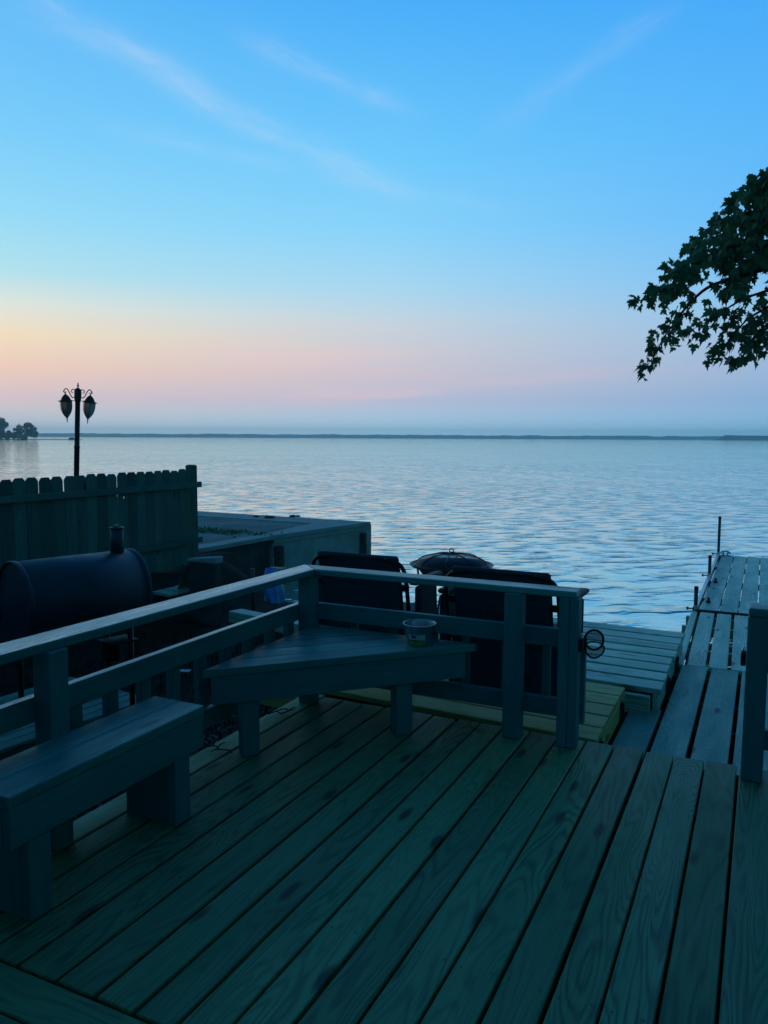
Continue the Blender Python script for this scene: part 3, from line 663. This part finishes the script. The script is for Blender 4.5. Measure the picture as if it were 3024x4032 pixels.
# ------------------------------------------------------------------ fire pit
c = Vector((-2.455, 6.50, PZ)); t = thing('fire_pit', 'black bowl fire pit with a domed wire mesh lid', 'fire pit', c)
m = MB(); m.lathe([(.365, .475), (.372, .470), (.35, .452), (.30, .44), (.292, .43), (.25, .37), (.16, .315), (.05, .30), (.001, .30)], c, 48, close=False)
m.lathe([(.365, .475), (.345, .462), (.298, .45), (.285, .43), (.24, .375), (.15, .325), (.001, .31)], c, 48, close=False); m.build('bowl', 'black_metal', t)
dome = [(.315*math.cos(a), .462+.105*math.sin(a)**.9) for a in np.linspace(0, math.pi/2, 9)[:-1]]+[(.002, .567)]
m = MB(); m.lathe(dome, c, 40, close=False); l = m.build('lid', 'spark_mesh', t)
m = MB(); m.tube([c+Vector((.315*math.cos(a), .315*math.sin(a), .464)) for a in np.linspace(0, 6.283, 41)[:-1]], .008, 6, True)
for k in range(8):
    a = k*math.pi/4+.2; m.tube([c+Vector((r*math.cos(a), r*math.sin(a), z+.002)) for r, z in dome], .005, 6)
m.lathe([(.07, .557), (.05, .564), (.001, .569)], c, 20, close=False); m.build('lid_frame', 'black_metal', l)
m = MB(); q = c+Vector((0, 0, .592)); m.tube([q+(rt0*math.cos(a)+Vector((0, 0, 1))*math.sin(a))*.017 for a in np.linspace(0, 6.283, 17)[:-1]], .005, 6, True); m.tube([q-Vector((0, 0, .026)), q-Vector((0, 0, .017))], .005, 6); m.build('lid_ring', 'black_metal', l)
for k in range(4):
    a = k*math.pi/2+.5; dv = Vector((math.cos(a), math.sin(a), 0))
    m = MB(); m.tube(curve([c+dv*.30+Vector((0, 0, .445)), c+dv*.285+Vector((0, 0, .33)), c+dv*.25+Vector((0, 0, .15)), c+dv*.30+Vector((0, 0, .008))], 5), .010, 8); m.build('leg', 'black_metal', t)

# ------------------------------------------------------------------ smoker
ax = Vector((.298, .955, 0)).normalized(); pb = Vector((ax.y, -ax.x, 0)); zc, rad = .472, .268
e0, e1 = Vector((-4.392, 3.57, zc)), Vector((-4.145, 4.361, zc)); GS = -.36
t = thing('barrel_smoker', 'dark blue barrel smoker with a short capped chimney', 'smoker', ((e0+e1)/2).xy.to_3d()+Vector((0, 0, GS)))
M3 = Matrix((pb, Vector((0, 0, 1)), ax)).transposed(); M3 = Matrix(((pb.x, 0, ax.x), (pb.y, 0, ax.y), (0, 1, 0)))
if M3.determinant() < 0: M3 = Matrix(((-pb.x, 0, ax.x), (-pb.y, 0, ax.y), (0, 1, 0)))
L = (e1-e0).length
m = MB(); m.lathe([(rad-.012, 0), (rad, .006), (rad, L-.006), (rad-.012, L)], e0, 56, M3); dr_ = m.build('drum', 'smoker_paint', t)
for z in (.0, L): m = MB(); m.lathe([(rad+.001, z-.016), (rad+.007, z-.010), (rad+.007, z+.010), (rad+.001, z+.016)], e0, 56, M3, close=False); m.build('rim_band', 'smoker_paint', dr_)
m = MB(); hp = (e0+e1)/2+pb*(rad*.80)+Vector((0, 0, -rad*.55)); m.tube([hp-ax*.10, hp-ax*.10+pb*.04, hp+ax*.10+pb*.04, hp+ax*.10], .009, 8); m.box(hp+pb*.02-Vector((0, 0, -.05)), (.01, L*.9, .006), math.atan2(ax.y, ax.x)-math.pi/2, .001); m.build('handle', 'joist_metal', dr_)
sc_ = e1-ax*.115+pb*.03; m = MB(); m.lathe([(.046, rad-.02), (.046, rad+.165)], sc_, 24); st_ = m.build('smokestack', 'smoker_paint', t)
m = MB(); m.lathe([(.052, rad+.165), (.052, rad+.174), (.001, rad+.180)], sc_, 24); m.build('cap', 'pipe_steel', st_)
m = MB(); m.box(sc_+Vector((0, 0, rad+.186)), (.012, .09, .012), .3, .002); m.build('damper', 'black_metal', st_)
for a_ in (-.33, .31):
    for b_ in (-.17, .17):
        p = (e0+e1)/2+ax*a_+pb*b_; m = MB(); m.tube([Vector((p.x, p.y, zc-.2)), Vector((p.x, p.y, GS))], .019, 8); m.build('leg', 'black_metal', t)
m = MB(); p = (e0+e1)/2; p = p+ax*.25+pb*.10; m.box((p.x, p.y, .115), (.20, .22, .012), math.atan2(ax.y, ax.x)-math.pi/2, .002); m.build('shelf', 'black_metal', t)
p = (e0+e1)/2+ax*.20+pb*.08; c = Vector((p.x, p.y, -.02)); m = MB(); m.lathe([(.072, 0), (.058, .125), (.060, .129)], c, 20)
tag(m.build('grease_bucket', 'black_metal', None, c), 'small black bucket hanging from a plate beneath the barrel smoker', 'bucket')

# boards the smoker stands on
bd = MB(); u = Vector((.13, .99)); u.normalize(); v = Vector((u.y, -u.x)); o_ = Vector((-4.52, 3.7)); k = -.52
while k < .42:
    w_ = .105; q = [o_+v*k+u*(-1.2), o_+v*(k+w_-.012)+u*(-1.2), o_+v*(k+w_-.012)+u*.75, o_+v*k+u*.75]; bd.quad([tuple(a) for a in q], GS-.002+random.uniform(-.003, .003), .03, tuple(u), .003); k += w_
tag(bd.build('boardwalk', 'wood_grey', None, (-4.5, 3.6, GS)), 'low weathered boards under the smoker beyond the left railing', 'boardwalk')
# pallet behind
pl = MB(); c = Vector((-6.0, 6.78)); u = Vector((.97, -.14)).normalized(); v = Vector((-u.y, u.x))
for k in range(4):
    q0 = c+v*(-.26+k*.165); q = [q0-u*.55, q0+u*(.42-.02*k), q0+u*(.42-.02*k)+v*.145, q0-u*.55+v*.145]; pl.quad([tuple(a) for a in q], -.10, .03, tuple(u), .003)
t = thing('wood_pallet', 'low pale slatted pallet on the bank to the right of the smoker', 'pallet', (-6.0, 6.7, -.3)); pl.build('slats', 'wood_pale', t)
m = MB(); 
for s in (-.5, -.05, .36): q = c+u*s+v*.06; m.box((q.x, q.y, -.23), (.06, .62, .20), math.atan2(u.y, u.x), .003)
m.build('bearer', 'wood_dark', t)

# ------------------------------------------------------------------ neighbour's fence
FX = -6.2; f = thing('picket_fence', 'tall weathered dog-eared picket fence ending in a square post', 'fence', (FX, 5, 0))
m = MB(); Mf = Matrix(((0, 0, 1, FX), (1, 0, 0, 0), (0, 1, 0, 0), (0, 0, 0, 1)))
yy = 7.475; k = 0
gaps = {7: .022, 12: .022, 14: .020}; prev = 0.
while yy > -4:
    wd = .137; gp = gaps.get(k, .0015); y0 = yy-wd; tp = 1.172+random.uniform(-.008, .008)
    if k == 7:   # picket with a knot hole
        hy_, hz = y0+.085, .905; r_ = .011; ring = [(hy_+r_*math.cos(a), hz+r_*math.sin(a)) for a in np.linspace(0, 6.283, 9)[:-1]]
        m.prism([(y0, .03), (yy, .03), (yy, hz-.05), (y0, hz-.05)], -.008, .008, Mf, (0, 1, 0), 0, .5)
        m.prism([(y0, hz+.05), (yy, hz+.05), (yy, tp-.035), (yy-.03, tp), (y0+.03, tp), (y0, tp-.035)], -.008, .008, Mf, (0, 1, 0), 0, .5)
        m.prism([(y0, hz-.05), (hy_-r_, hz-.05), (hy_-r_, hz+.05), (y0, hz+.05)], -.008, .008, Mf, (0, 1, 0), 0, .5)
        m.prism([(hy_+r_, hz-.05), (yy, hz-.05), (yy, hz+.05), (hy_+r_, hz+.05)], -.008, .008, Mf, (0, 1, 0), 0, .5)
        m.prism([(hy_-r_, hz-.05), (hy_+r_, hz-.05), (hy_+r_, hz-r_), (hy_-r_, hz-r_)], -.008, .008, Mf, (0, 1, 0), 0, .5)
        m.prism([(hy_-r_, hz+r_), (hy_+r_, hz+r_), (hy_+r_, hz+.05), (hy_-r_, hz+.05)], -.008, .008, Mf, (0, 1, 0), 0, .5)
    else:
        th = random.uniform(.007, .009); xo = random.uniform(-.002, .002)
        zn = .89 if k == 8 else .97; wd_ = [(yy+prev-.0015, .02), (yy+prev-.0015, zn), (yy, zn+.03)] if prev > .01 else [(yy, .02)]
        m.prism([(y0, .02+random.uniform(0, .04))]+wd_+[(yy, tp-.035), (yy-.03, tp), (y0+.03, tp), (y0, tp-.035)], -th+xo, th+xo, Mf, (0, 1, 0), .0015)
    prev = gp; yy = y0-gp; k += 1
m.build('pickets', 'wood_fence', f)
for z, nm in ((.985, 'rail'), (.312, 'rail')):
    m = MB(); m.box((FX+.032, 1.85, z), (.036, 11.72, .068), 0, .003); m.build(nm, 'wood_fence', f)
m = MB(); m.box((FX, 7.575, .55), (.098, .098, 1.30), 0, .003); m.lathe([(.069, 1.2), (.069, 1.212), (.045, 1.226)], (FX, 7.575, 0), 4, Matrix.Rotation(R(45), 3, 'Z'), False); m.build('post', 'wood_fence', f)
for y in (5.2, 2.8, .4):
    m = MB(); m.box((FX-.06, y, .45), (.09, .09, 1.1), 0, .003); m.build('post', 'wood_fence', f)

# ------------------------------------------------------------------ neighbour's concrete seawall and patio
s = thing('concrete_seawall', 'concrete seawall patio corner jutting into the lake beyond the fence', 'seawall', (-8, 11, 0))
SZ = .10
m = MB(); m.prism([(-6.138, 12.268), (-20, 12.9), (-20, 12.05), (-6.92, 11.60), (-6.80, 10.0), (-6.56, 9.92)], SZ-.065, SZ, None, (1, 0, 0), .006); m.prism([(-6.56, 9.915), (-6.80, 9.995), (-6.95, 8.0), (-6.66, 7.95)], SZ-.065, SZ-.003, None, (0, 1, 0), .006); m.build('coping', 'concrete', s)
m = MB(); m.prism([(-6.925, 11.595), (-20, 12.04), (-20, 7.8), (-6.955, 8.0), (-6.805, 9.99)], SZ-.10, SZ-.008, None, (1, 0, 0), 0); m.build('gravel_bed', 'gravel', s)
def wallq(p0, p1, th, z0, z1, mtl, nm):
    a = Vector(p0); b = Vector(p1); d_ = (b-a); an = math.atan2(d_.y, d_.x); c_ = (a+b)/2; n_ = Vector((-d_.y, d_.x)).normalized()*th/2
    m = MB(); m.box((c_.x+n_.x, c_.y+n_.y, (z0+z1)/2), (d_.length, th, z1-z0), an, .004); return m.build(nm, mtl, s)
wallq((-6.62, 9.95), (-6.205, 12.22), .3, -1.5, SZ-.066, 'concrete', 'wall')
wallq((-6.75, 7.9), (-6.68, 9.93), .3, -1.5, SZ-.066, 'concrete_dark', 'wall')  # dark concrete paints the shade under the slab into this wall
wallq((-6.25, 12.19), (-20, 12.82), -.3, -1.5, SZ-.066, 'concrete', 'wall')
wallq((-6.585, 9.93), (-6.17, 12.24), .06, SZ-.135, SZ-.0665, 'concrete', 'ledge')
for (x, y), h_ in (((-6.225, 12.10), 0), ((-6.58, 10.03), 0)):
    m = MB()
    for k in range(7): m.box((x+random.uniform(-.006, .006), y+random.uniform(-.006, .006), -.18-k*.19), (.13, .16, .2), R(-80)+random.uniform(-.03, .03), .02)
    m.build('pier', 'stone', s)
for (x, y, r_), lb in (((-8.35, 12.02, .07), 'dark pebble clump on the seawall coping, leftmost of three'), ((-8.05, 11.98, .11), 'larger dark clump on the seawall coping, middle of three'), ((-7.75, 12.35, .10), 'dark clump on the outer lip of the seawall coping')):
    m = MB()
    for k in range(5): m.lathe([(.001, 0), (r_*.55, .005), (r_*.45, r_*.25), (.001, r_*.4)], (x+random.uniform(-1, 1)*r_*.7, y+random.uniform(-1, 1)*r_*.3, SZ), 9, close=False)
    tag(m.build('stone', 'stone', None, (x, y, SZ)), lb, 'stone')
m = MB()
for k in range(900):
    x, y = -8.6+abs(random.gauss(0, .75)) if random.random() < .7 else random.uniform(-9.2, -7.2), random.gauss(9.9, .14)
    h_ = random.uniform(.01, .055); a = random.uniform(0, 6.28); dx, dy = math.cos(a)*.02, math.sin(a)*.02
    m.add([(x-dx, y-dy, SZ-.008), (x+dx, y+dy, SZ-.008), (x+dy*2, y-dx*2, SZ-.008+h_)], [(0, 1, 2)])
tag(m.build('weeds', 'weed_green'), 'strip of low green weeds on the gravel behind the fence post', 'weeds', kind='stuff')

# lamp post on the neighbour's patio
def lamp():
    base = Vector((-10.9, 10.3, SZ-.02))-rt0*.10; t = thing('lamp_post', 'black twin-lantern garden lamp post with scrolled arms behind the fence', 'lamp post', base)
    F2 = Vector((-rt0.y, rt0.x, 0)); tilt = R(2.75); upv = (Vector((0, 0, 1))*math.cos(tilt)+rt0*math.sin(tilt)).normalized(); rv = (rt0*math.cos(tilt)-Vector((0, 0, 1))*math.sin(tilt)).normalized()
    P = lambda x, z, y=0.: base+rv*x+upv*z+F2*y
    M = Matrix((rv, F2, upv)).transposed(); H = 2.27
    m = MB(); m.lathe([(.10, 0), (.10, .12), (.06, .18), (.046, .25), (.046, 1.28), (.054, 1.285), (.054, 1.305), (.044, 1.31), (.0425, H-.16)], base, 20, M)
    for z in (1.28, 1.295): m.lathe([(.0475, z-.006), (.053, z), (.0475, z+.006)], base, 20, M, close=False)
    po = m.build('post', 'lamp_metal', t)
    m = MB(); m.lathe([(.044, H-.20), (.054, H-.17), (.056, H-.14), (.060, H-.10), (.062, H-.02), (.056, H+.02), (.045, H+.035), (.02, H+.05), (.010, H+.06), (.012, H+.075), (.020, H+.088), (.020, H+.095), (.009, H+.105), (.010, H+.118), (.013, H+.126), (.004, H+.142), (.001, H+.15)], base, 18, M); m.build('finial', 'lamp_metal', po)
    for s_ in (-1, 1):
        m = MB(); m.tube(curve([P(s_*.05, H-.115), P(s_*.095, H-.115), P(s_*.125, H-.08), P(s_*.165, H-.005), P(s_*.195, H+.028), P(s_*.225, H+.022), P(s_*.245, H-.012), P(s_*.236, H-.038), P(s_*.216, H-.036), P(s_*.206, H-.020)], 5), .0085, 8)
        m.tube([P(s_*.238, H-.006), P(s_*.262, H-.030)], [.012, .002], 6)
        m.tube(curve([P(s_*.05, H+.012), P(s_*.085, H+.024), P(s_*.112, H+.002), P(s_*.106, H-.028), P(s_*.088, H-.030)], 5), .0075, 8)
        m.tube([P(s_*.222, H-.035), P(s_*.218, H-.075)], .008, 8); m.build('arm', 'lamp_metal', t)
        # lantern, hung with its foot swung slightly in toward the post
        tl = R(5)*s_; lu = (upv*math.cos(tl)+rv*math.sin(tl)).normalized(); lr = (rv*math.cos(tl)-upv*math.sin(tl)).normalized(); ML = Matrix((lr, F2, lu)).transposed(); tp = P(s_*.218, H-.07)
        m = MB(); m.lathe([(.009, .012), (.018, 0), (.040, -.018), (.066, -.044), (.080, -.075), (.096, -.100), (.128, -.112), (.128, -.118), (.106, -.130)], tp, 6, ML, False)
        for k in range(6):
            a = k*math.pi/3; q = tp+ML @ Vector((math.cos(a)*.122, math.sin(a)*.122, -.114)); m.tube([q, tp+ML @ Vector((math.cos(a)*.150, math.sin(a)*.150, -.110))], [.006, .002], 6)
        la = m.build('lantern', 'lamp_metal', t)
        m = MB(); prof = [(.104, -.130), (.104, -.20), (.098, -.255), (.078, -.315), (.045, -.365), (.018, -.40)]; m.lathe(prof, tp, 6, ML, False); m.build('glass', 'lantern_glass', la)
        m = MB()
        for k in range(6):
            a = k*math.pi/3; m.tube([tp+ML @ Vector((math.cos(a)*r, math.sin(a)*r, z)) for r, z in prof], .0045, 6)
        m.lathe([(.018, -.395), (.020, -.405), (.009, -.415), (.017, -.425), (.009, -.435), (.007, -.47), (.009, -.482), (.001, -.49)], tp, 8, ML); m.build('cage', 'lamp_metal', la)
lamp()
# a few grass blades over the fence at the left edge
m = MB()
for k in range(26):
    x, y = -7.0+random.uniform(-.12, .12), 5.35+random.uniform(-.12, .12); a = random.uniform(0, 6.28); h_ = random.uniform(.9, 1.27); r_ = random.uniform(.05, .28)
    m.tube(curve([(x, y, .0), (x+math.cos(a)*r_*.25, y+math.sin(a)*r_*.25, h_*.7), (x+math.cos(a)*r_, y+math.sin(a)*r_, h_)], 4), [.004]*8+[.001], 4)
tag(m.build('ornamental_grass', 'weed_green', None, (-7, 5.35, 0)), 'thin grass tuft whose tips show over the fence at the left edge', 'grass tuft')

# ------------------------------------------------------------------ odds and ends on the bank
c = Vector((-5.26, 6.72, 0)); t = thing('concrete_block', 'dark upright concrete block with a pale worn top near the fence end', 'block', (c.x, c.y, -.4))
def cb(x0, x1, z0, z1, y0, y1, tilt):
    m = MB(); Mx = Matrix.Translation((0, 0, 0)); m.prism([(x0, z0), (x1, z0), (x1, z1+tilt), (x0, z1)], y0, y1, Matrix(((1, 0, 0, 0), (0, 0, 1, 0), (0, 1, 0, 0), (0, 0, 0, 1))), (1, 0, 0), .012); return m
cb(-5.47, -5.12, -.5, .235, 6.6, 6.72, .05).build('block_body', 'concrete_dark', t)
cb(-5.49, -5.10, .237, .268, 6.59, 6.73, .045).build('block_top', 'concrete', t)
m = MB()
def drape(u_, v_):
    a = Vector((-6.18, 7.0, -.19)); b = Vector((-5.56, 6.85, .12)); q = a.lerp(b, u_); sag = -.16*math.sin(math.pi*u_**.8)
    return q+Vector((.05*math.sin(v_*9+u_*4), (v_-.5)*.32, sag-.20*v_*u_+.03*math.sin(u_*14+v_*7)))
m.grid(drape, 24, 10); tag(m.build('burlap_sheet', 'burlap', None, (-5.9, 6.9, -.2)), 'pale sagging burlap sheet draped left of the concrete block', 'sheet')
c = Vector((-4.90, 7.4, -.29)); m = MB()
def bagf(u_, v_):
    a = u_*6.283; r = (.085+.035*math.sin(v_*3.1)+.012*math.sin(a*3+v_*5)+.008*math.sin(a*7))*(1-.35*v_**2)
    return c+Vector((math.cos(a)*r*1.1+v_*-.09+.04*v_*v_, math.sin(a)*r*.7, v_*.38))
m.grid(bagf, 30, 12); t = thing('plastic_bag', 'bright blue plastic bag behind the left railing near the corner', 'bag', c); m.build('bag_body', 'blue_plastic', t)
m = MB(); m.grid(lambda u_, v_: c+Vector((.075+.05*u_-.02*v_, -.07+.02*math.sin(u_*5), .005+.19*v_*(1-.3*u_))), 6, 6); m.grid(lambda u_, v_: c+Vector((-.085-.03*u_, -.05, .01+.10*v_)), 5, 5); m.build('white_panel', 'white_plastic', t)
m = MB(); m.box((-5.02, 7.62, -.12), (.17, .13, .36), .15, .004); tag(m.build('cardboard_box', 'tan_card', None, (-5.02, 7.62, -.3)), 'tan box standing behind the blue plastic bag', 'box')
m = MB(); m.tube([(-5.13, 7.3, -.5), (-5.135, 7.3, .09)], .019, 10); tag(m.build('stake', 'pipe_steel', None, (-5.13, 7.3, -.5)), 'short grey stake in front of the blue plastic bag', 'stake')
m = MB(); m.lathe([(.05, 0), (.075, .03), (.088, .10), (.07, .17), (.045, .20), (.052, .225), (.046, .225), (.04, .2)], (-4.35, 5.75, -.41), 24, close=False); tag(m.build('garden_jar', 'pottery', None, (-4.35, 5.75, -.41)), 'grey glazed jar on the bank seen between the left rails', 'jar')
m = MB(); m.box((-4.22, 5.02, -.352), (.10, .06, .006), .4, .001); tag(m.build('paper_scrap', 'white_plastic', None, (-4.22, 5.02, -.35)), 'small white scrap lying on the grass below the left railing', 'scrap')
m = MB(); m.lathe([(.05, 0), (.085, .05), (.10, .065), (.104, .065), (.09, .045), (.03, .006)], (-3.25, 4.95, -.43), 24, close=False); tag(m.build('bowl', 'white_plastic', None, (-3.25, 4.95, -.43)), 'white rimmed bowl on the ground under the corner bench', 'bowl')
m = MB(); m.prism([(-4.95, 6.6), (-3.6, 6.35), (-3.55, 6.5), (-4.9, 6.76)], -.36, -.24, None, (1, -.18, 0), .006); tag(m.build('timber', 'wood_pale', None, (-4.2, 6.5, -.36)), 'pale timber lying on the bank in front of the blue bag', 'timber')
for (x, y, r_), lb in (((-4.0, 5.9, .13), 'dark rounded boulder on the bank, right of the grey jar'), ((-3.6, 6.0, .17), 'large dark boulder on the bank nearest the railing corner'), ((-4.7, 6.05, .12), 'dark boulder on the bank, left of the grey jar')):
    m = MB(); m.grid(lambda u_, v_: Vector((x, y, -.42))+Vector((math.cos(u_*6.283)*math.sin(v_*3.1416)*1.2, math.sin(u_*6.283)*math.sin(v_*3.1416), .8*math.cos(v_*3.1416)))*r_*(1+.3*noise.noise(Vector((math.cos(u_*6.283)*1.5+x, math.sin(u_*6.283)*1.5, v_*3)))), 18, 10)
    tag(m.build('boulder', 'stone', None, (x, y, -.42)), lb, 'boulder')
# grass and leaf litter
m = MB()
for k in range(9000):
    x, y = random.uniform(-5.6, -2.55), random.uniform(1.5, 6.2)
    if (x+4.5)**2 < .3 and y < 4.5 or random.random() > .9-.25*noise.noise(Vector((x*2, y*2, 0)))-(.6 if x > -3.1 else 0): continue
    z = gz(x, y)-.01; a = random.uniform(0, 6.28); h_ = random.uniform(.03, .09); dx, dy = math.cos(a)*.006, math.sin(a)*.006; q = random.uniform(0, .05)
    m.add([(x-dx, y-dy, z), (x+dx, y+dy, z), (x+dy*6*q/.05, y-dx*6*q/.05, z+h_)], [(0, 1, 2)])
tag(m.build('grass', 'grass_green'), 'dark green grass beyond the left railing', 'grass', kind='stuff')
m = MB()
for k in range(2600):
    x = random.uniform(-3.4, -2.48); y = random.uniform(1.6, 5.0); z = gz(x, y)+random.uniform(.004, .05)
    s_ = random.uniform(.012, .038); uu = Vector((random.gauss(0, 1), random.gauss(0, 1), random.gauss(0, .5))).normalized(); ww = uu.cross(Vector((random.gauss(0, .4), random.gauss(0, .4), 1))).normalized(); p = Vector((x, y, z))
    m.add([p-uu*s_, p-ww*s_*.45+Vector((0, 0, .006)), p+uu*s_, p+ww*s_*.45+Vector((0, 0, .008))], [(0, 1, 2, 3)])
tag(m.build('leaf_litter', 'dry_leaf'), 'dead leaves strewn on the soil beside the deck edge', 'leaves', kind='stuff')

# ------------------------------------------------------------------ maple reaching in from the right
LEAF = [(0, 0), (.10, -.05), (.27, -.12), (.24, .02), (.50, .10), (.38, .20), (.46, .34), (.30, .33), (.17, .30), (.24, .52), (.14, .56), (.10, .62), (0, .98)]
LEAF = LEAF+[(-x, y) for x, y in LEAF[1:-1][::-1]]
def maple():
    rn = random.Random(11); t = thing('maple_tree', 'dark leafy maple bough hanging into the sky at the right', 'tree', (4.6, 4.2, -.4))
    def W(cx, cy, dep):   # a spot of the bough: pixel of the reference -> place at that distance
        x, y = 2350+cx/2.304, 600+cy/2.304; q = rt*((x-1512)/3120.4)-up*((y-2016)/3120.4)+fw; return CAM+q*dep
    limbs = [[(2300, 1150), (1900, 980), (1553, 850), (1300, 830), (1050, 930), (850, 1050), (690, 1200), (500, 1300), (330, 1370)],
             [(2300, 1150), (1900, 800), (1553, 560), (1350, 560), (1120, 640), (950, 780), (820, 900)],
             [(1900, 800), (1700, 420), (1553, 300), (1420, 330), (1280, 420), (1130, 560)],
             [(1700, 420), (1620, 220), (1540, 200), (1420, 225)],
             [(1900, 980), (1553, 1050), (1280, 1130), (1000, 1230), (800, 1420), (680, 1580), (590, 1710), (500, 1870), (400, 2010)],
             [(1900, 1100), (1553, 1250), (1330, 1330), (1080, 1480), (900, 1590), (740, 1650)],
             [(1800, 1250), (1553, 1400), (1350, 1530), (1180, 1730), (1030, 1820)],
             [(1800, 1250), (1600, 1500), (1420, 1680), (1310, 1830), (1230, 1910)],
             [(1553, 850), (1400, 1000), (1230, 1150), (1150, 1330)], [(1600, 1500), (1520, 1620), (1430, 1760)],
             [(1300, 830), (1150, 880), (980, 1000), (820, 1010), (730, 1090)], [(1553, 560), (1450, 700), (1300, 760)], [(850, 1050), (760, 1190), (640, 1250), (520, 1210)]]
    br = MB(); lf = MB(); pts = []
    for li, l in enumerate(limbs):
        d0 = 8.0+rn.uniform(-.5, .5); d1 = d0+rn.uniform(-.35, .35)
        if li in (0, 1, 2, 4): d0 = 8.0
        P = curve([W(a, b, d0+(d1-d0)*i/(len(l)-1)) for i, (a, b) in enumerate(l)], 5); n = len(P)
        r0 = {0: .05, 1: .045, 4: .03}.get(li, .02)
        br.tube(P, [max(.0035, r0*(1-i/n)**1.3) for i in range(n)], 7); pts.append(P)
    root = W(2300, 1150, 8.0); base = Vector((4.6, 4.2, -.5))
    tr = MB(); tr.tube(curve([base, base+Vector((.05, .05, 1.2)), base+Vector((-.1, .3, 2.4)), base+Vector((-.6, 1.2, 3.2)), (base+root)/2+Vector((.3, .4, 1.3)), root], 6), [.26-.21*i/30 for i in range(31)], 12)
    tr.tube(curve([base+Vector((-.1, .3, 2.3)), base+Vector((.4, .1, 3.6)), base+Vector((.9, -.4, 4.8))], 6), [.16-.01*i for i in range(13)], 10); tr.build('trunk', 'bark', t)
    br.build('limbs', 'bark', t)
    holes = ((990, 1130, 90, 60), (1095, 1185, 60, 60), (925, 1270, 85, 45), (935, 1455, 95, 60), (1100, 1400, 60, 45), (1225, 1425, 65, 40), (1325, 1555, 55, 55), (1490, 1185, 70, 95), (1420, 1260, 50, 50), (800, 1570, 40, 40), (1215, 600, 35, 35), (1300, 330, 40, 25), (1030, 900, 45, 35), (1320, 720, 40, 25), (1500, 800, 70, 25))
    TOPX = [285, 570, 720, 790, 970, 1050, 1190, 1290, 1380, 1553, 2400]; TOPY = [1310, 1075, 940, 850, 690, 600, 430, 300, 220, 180, -200]
    def leaf(p, s):
        p = p+Vector((0, 0, .045)); r_ = p-CAM; zz = r_.dot(fw); cx, cy = (1512+3120.4*r_.dot(rt)/zz-2350)*2.304, (2016-3120.4*(r_.dot(up)-.07*zz/8)/zz-600)*2.304
        if cy < np.interp(cx, TOPX, TOPY)+30: return
        for hx, hy2, hr, hs in holes:
            if ((cx-hx)/hr)**2+((cy-hy2)/hs)**2 < 1: return
        if noise.noise(Vector((cx/75, cy/60, 4.))) > (.36 if cy < 1000 else .2): return
        dn = Vector((rn.gauss(-.25, .5), rn.gauss(-.1, .5), -1+rn.gauss(0, .55))).normalized()         # leaf axis, drooping
        nr = Vector((rn.gauss(0, .8), rn.gauss(-.7, .7), rn.gauss(.35, .7))); sd = dn.cross(nr).normalized(); nr = sd.cross(dn)
        cu = rn.uniform(-.18, .28)
        f = lambda x, y: p+(sd*x+dn*(y+.12)+nr*(cu*(x*x*1.5-.3*y*y)))*s
        v = [f(0, .24)]+[f(x, y) for x, y in LEAF]; n = len(LEAF)
        lf.add(v, [(0, 1+i, 1+(i+1) % n) for i in range(n)], None, rn.random())
        br2.tube([p, f(0, 0)], .0012, 4)
    br2 = MB()
    for li, P in enumerate(pts):
        n = len(P)
        for i in range(4 if li in (0, 1, 2, 4) else 2, n):
            fr = i/n; rad_ = .13*(1-fr)+.03
            for k in range(9 if fr < .6 else 6 if fr < .85 else 4):
                q = P[i]+Vector((rn.gauss(0, rad_), rn.gauss(0, rad_*1.3), rn.gauss(-.04, rad_*.8))); leaf(q, rn.uniform(.068, .122))
    # dense body of the bough
    poly = [(2400, -100), (1560, 240), (1380, 360), (1230, 480), (1100, 640), (1000, 760), (860, 930), (760, 1060), (800, 1110), (1000, 1040), (1120, 1100), (1180, 1300), (1330, 1330), (1400, 1120), (1553, 1080), (1700, 1250), (2300, 1400)]
    def inside(x, y):
        r = False; j = len(poly)-1
        for i in range(len(poly)):
            if (poly[i][1] > y) != (poly[j][1] > y) and x < (poly[j][0]-poly[i][0])*(y-poly[i][1])/(poly[j][1]-poly[i][1])+poly[i][0]: r = not r
            j = i
        return r
    k = 0
    while k < 2100:
        x, y = rn.uniform(720, 2400), rn.uniform(-100, 1400)
        if inside(x, y): leaf(W(x, y+8, 8.0+rn.uniform(-.55, .75)), rn.uniform(.062, .12)); k += 1
    br2.build('leaf_stalks', 'bark', t); lf.build('crown', 'leaf_green', t)
maple()

# ------------------------------------------------------------------ air over the lake
hc = Vector((-math.sin(YAW), math.cos(YAW), 0))*1370; m = MB(); m.box((hc.x, hc.y, 13.5), (4000, 2840, 33), YAW, 0)
hm, T = mat('haze_air'); pv = T.a('ShaderNodeVolumePrincipled', {'Color': (.74, .97, 1, 1), 'Density': .00042, 'Anisotropy': .5}); T.a('ShaderNodeOutputMaterial', {1: pv.outputs[0]})
o = m.build('haze', 'haze_air'); o['kind'] = 'stuff'; o['label'] = 'thin blue haze over the lake'; o['category'] = 'haze'
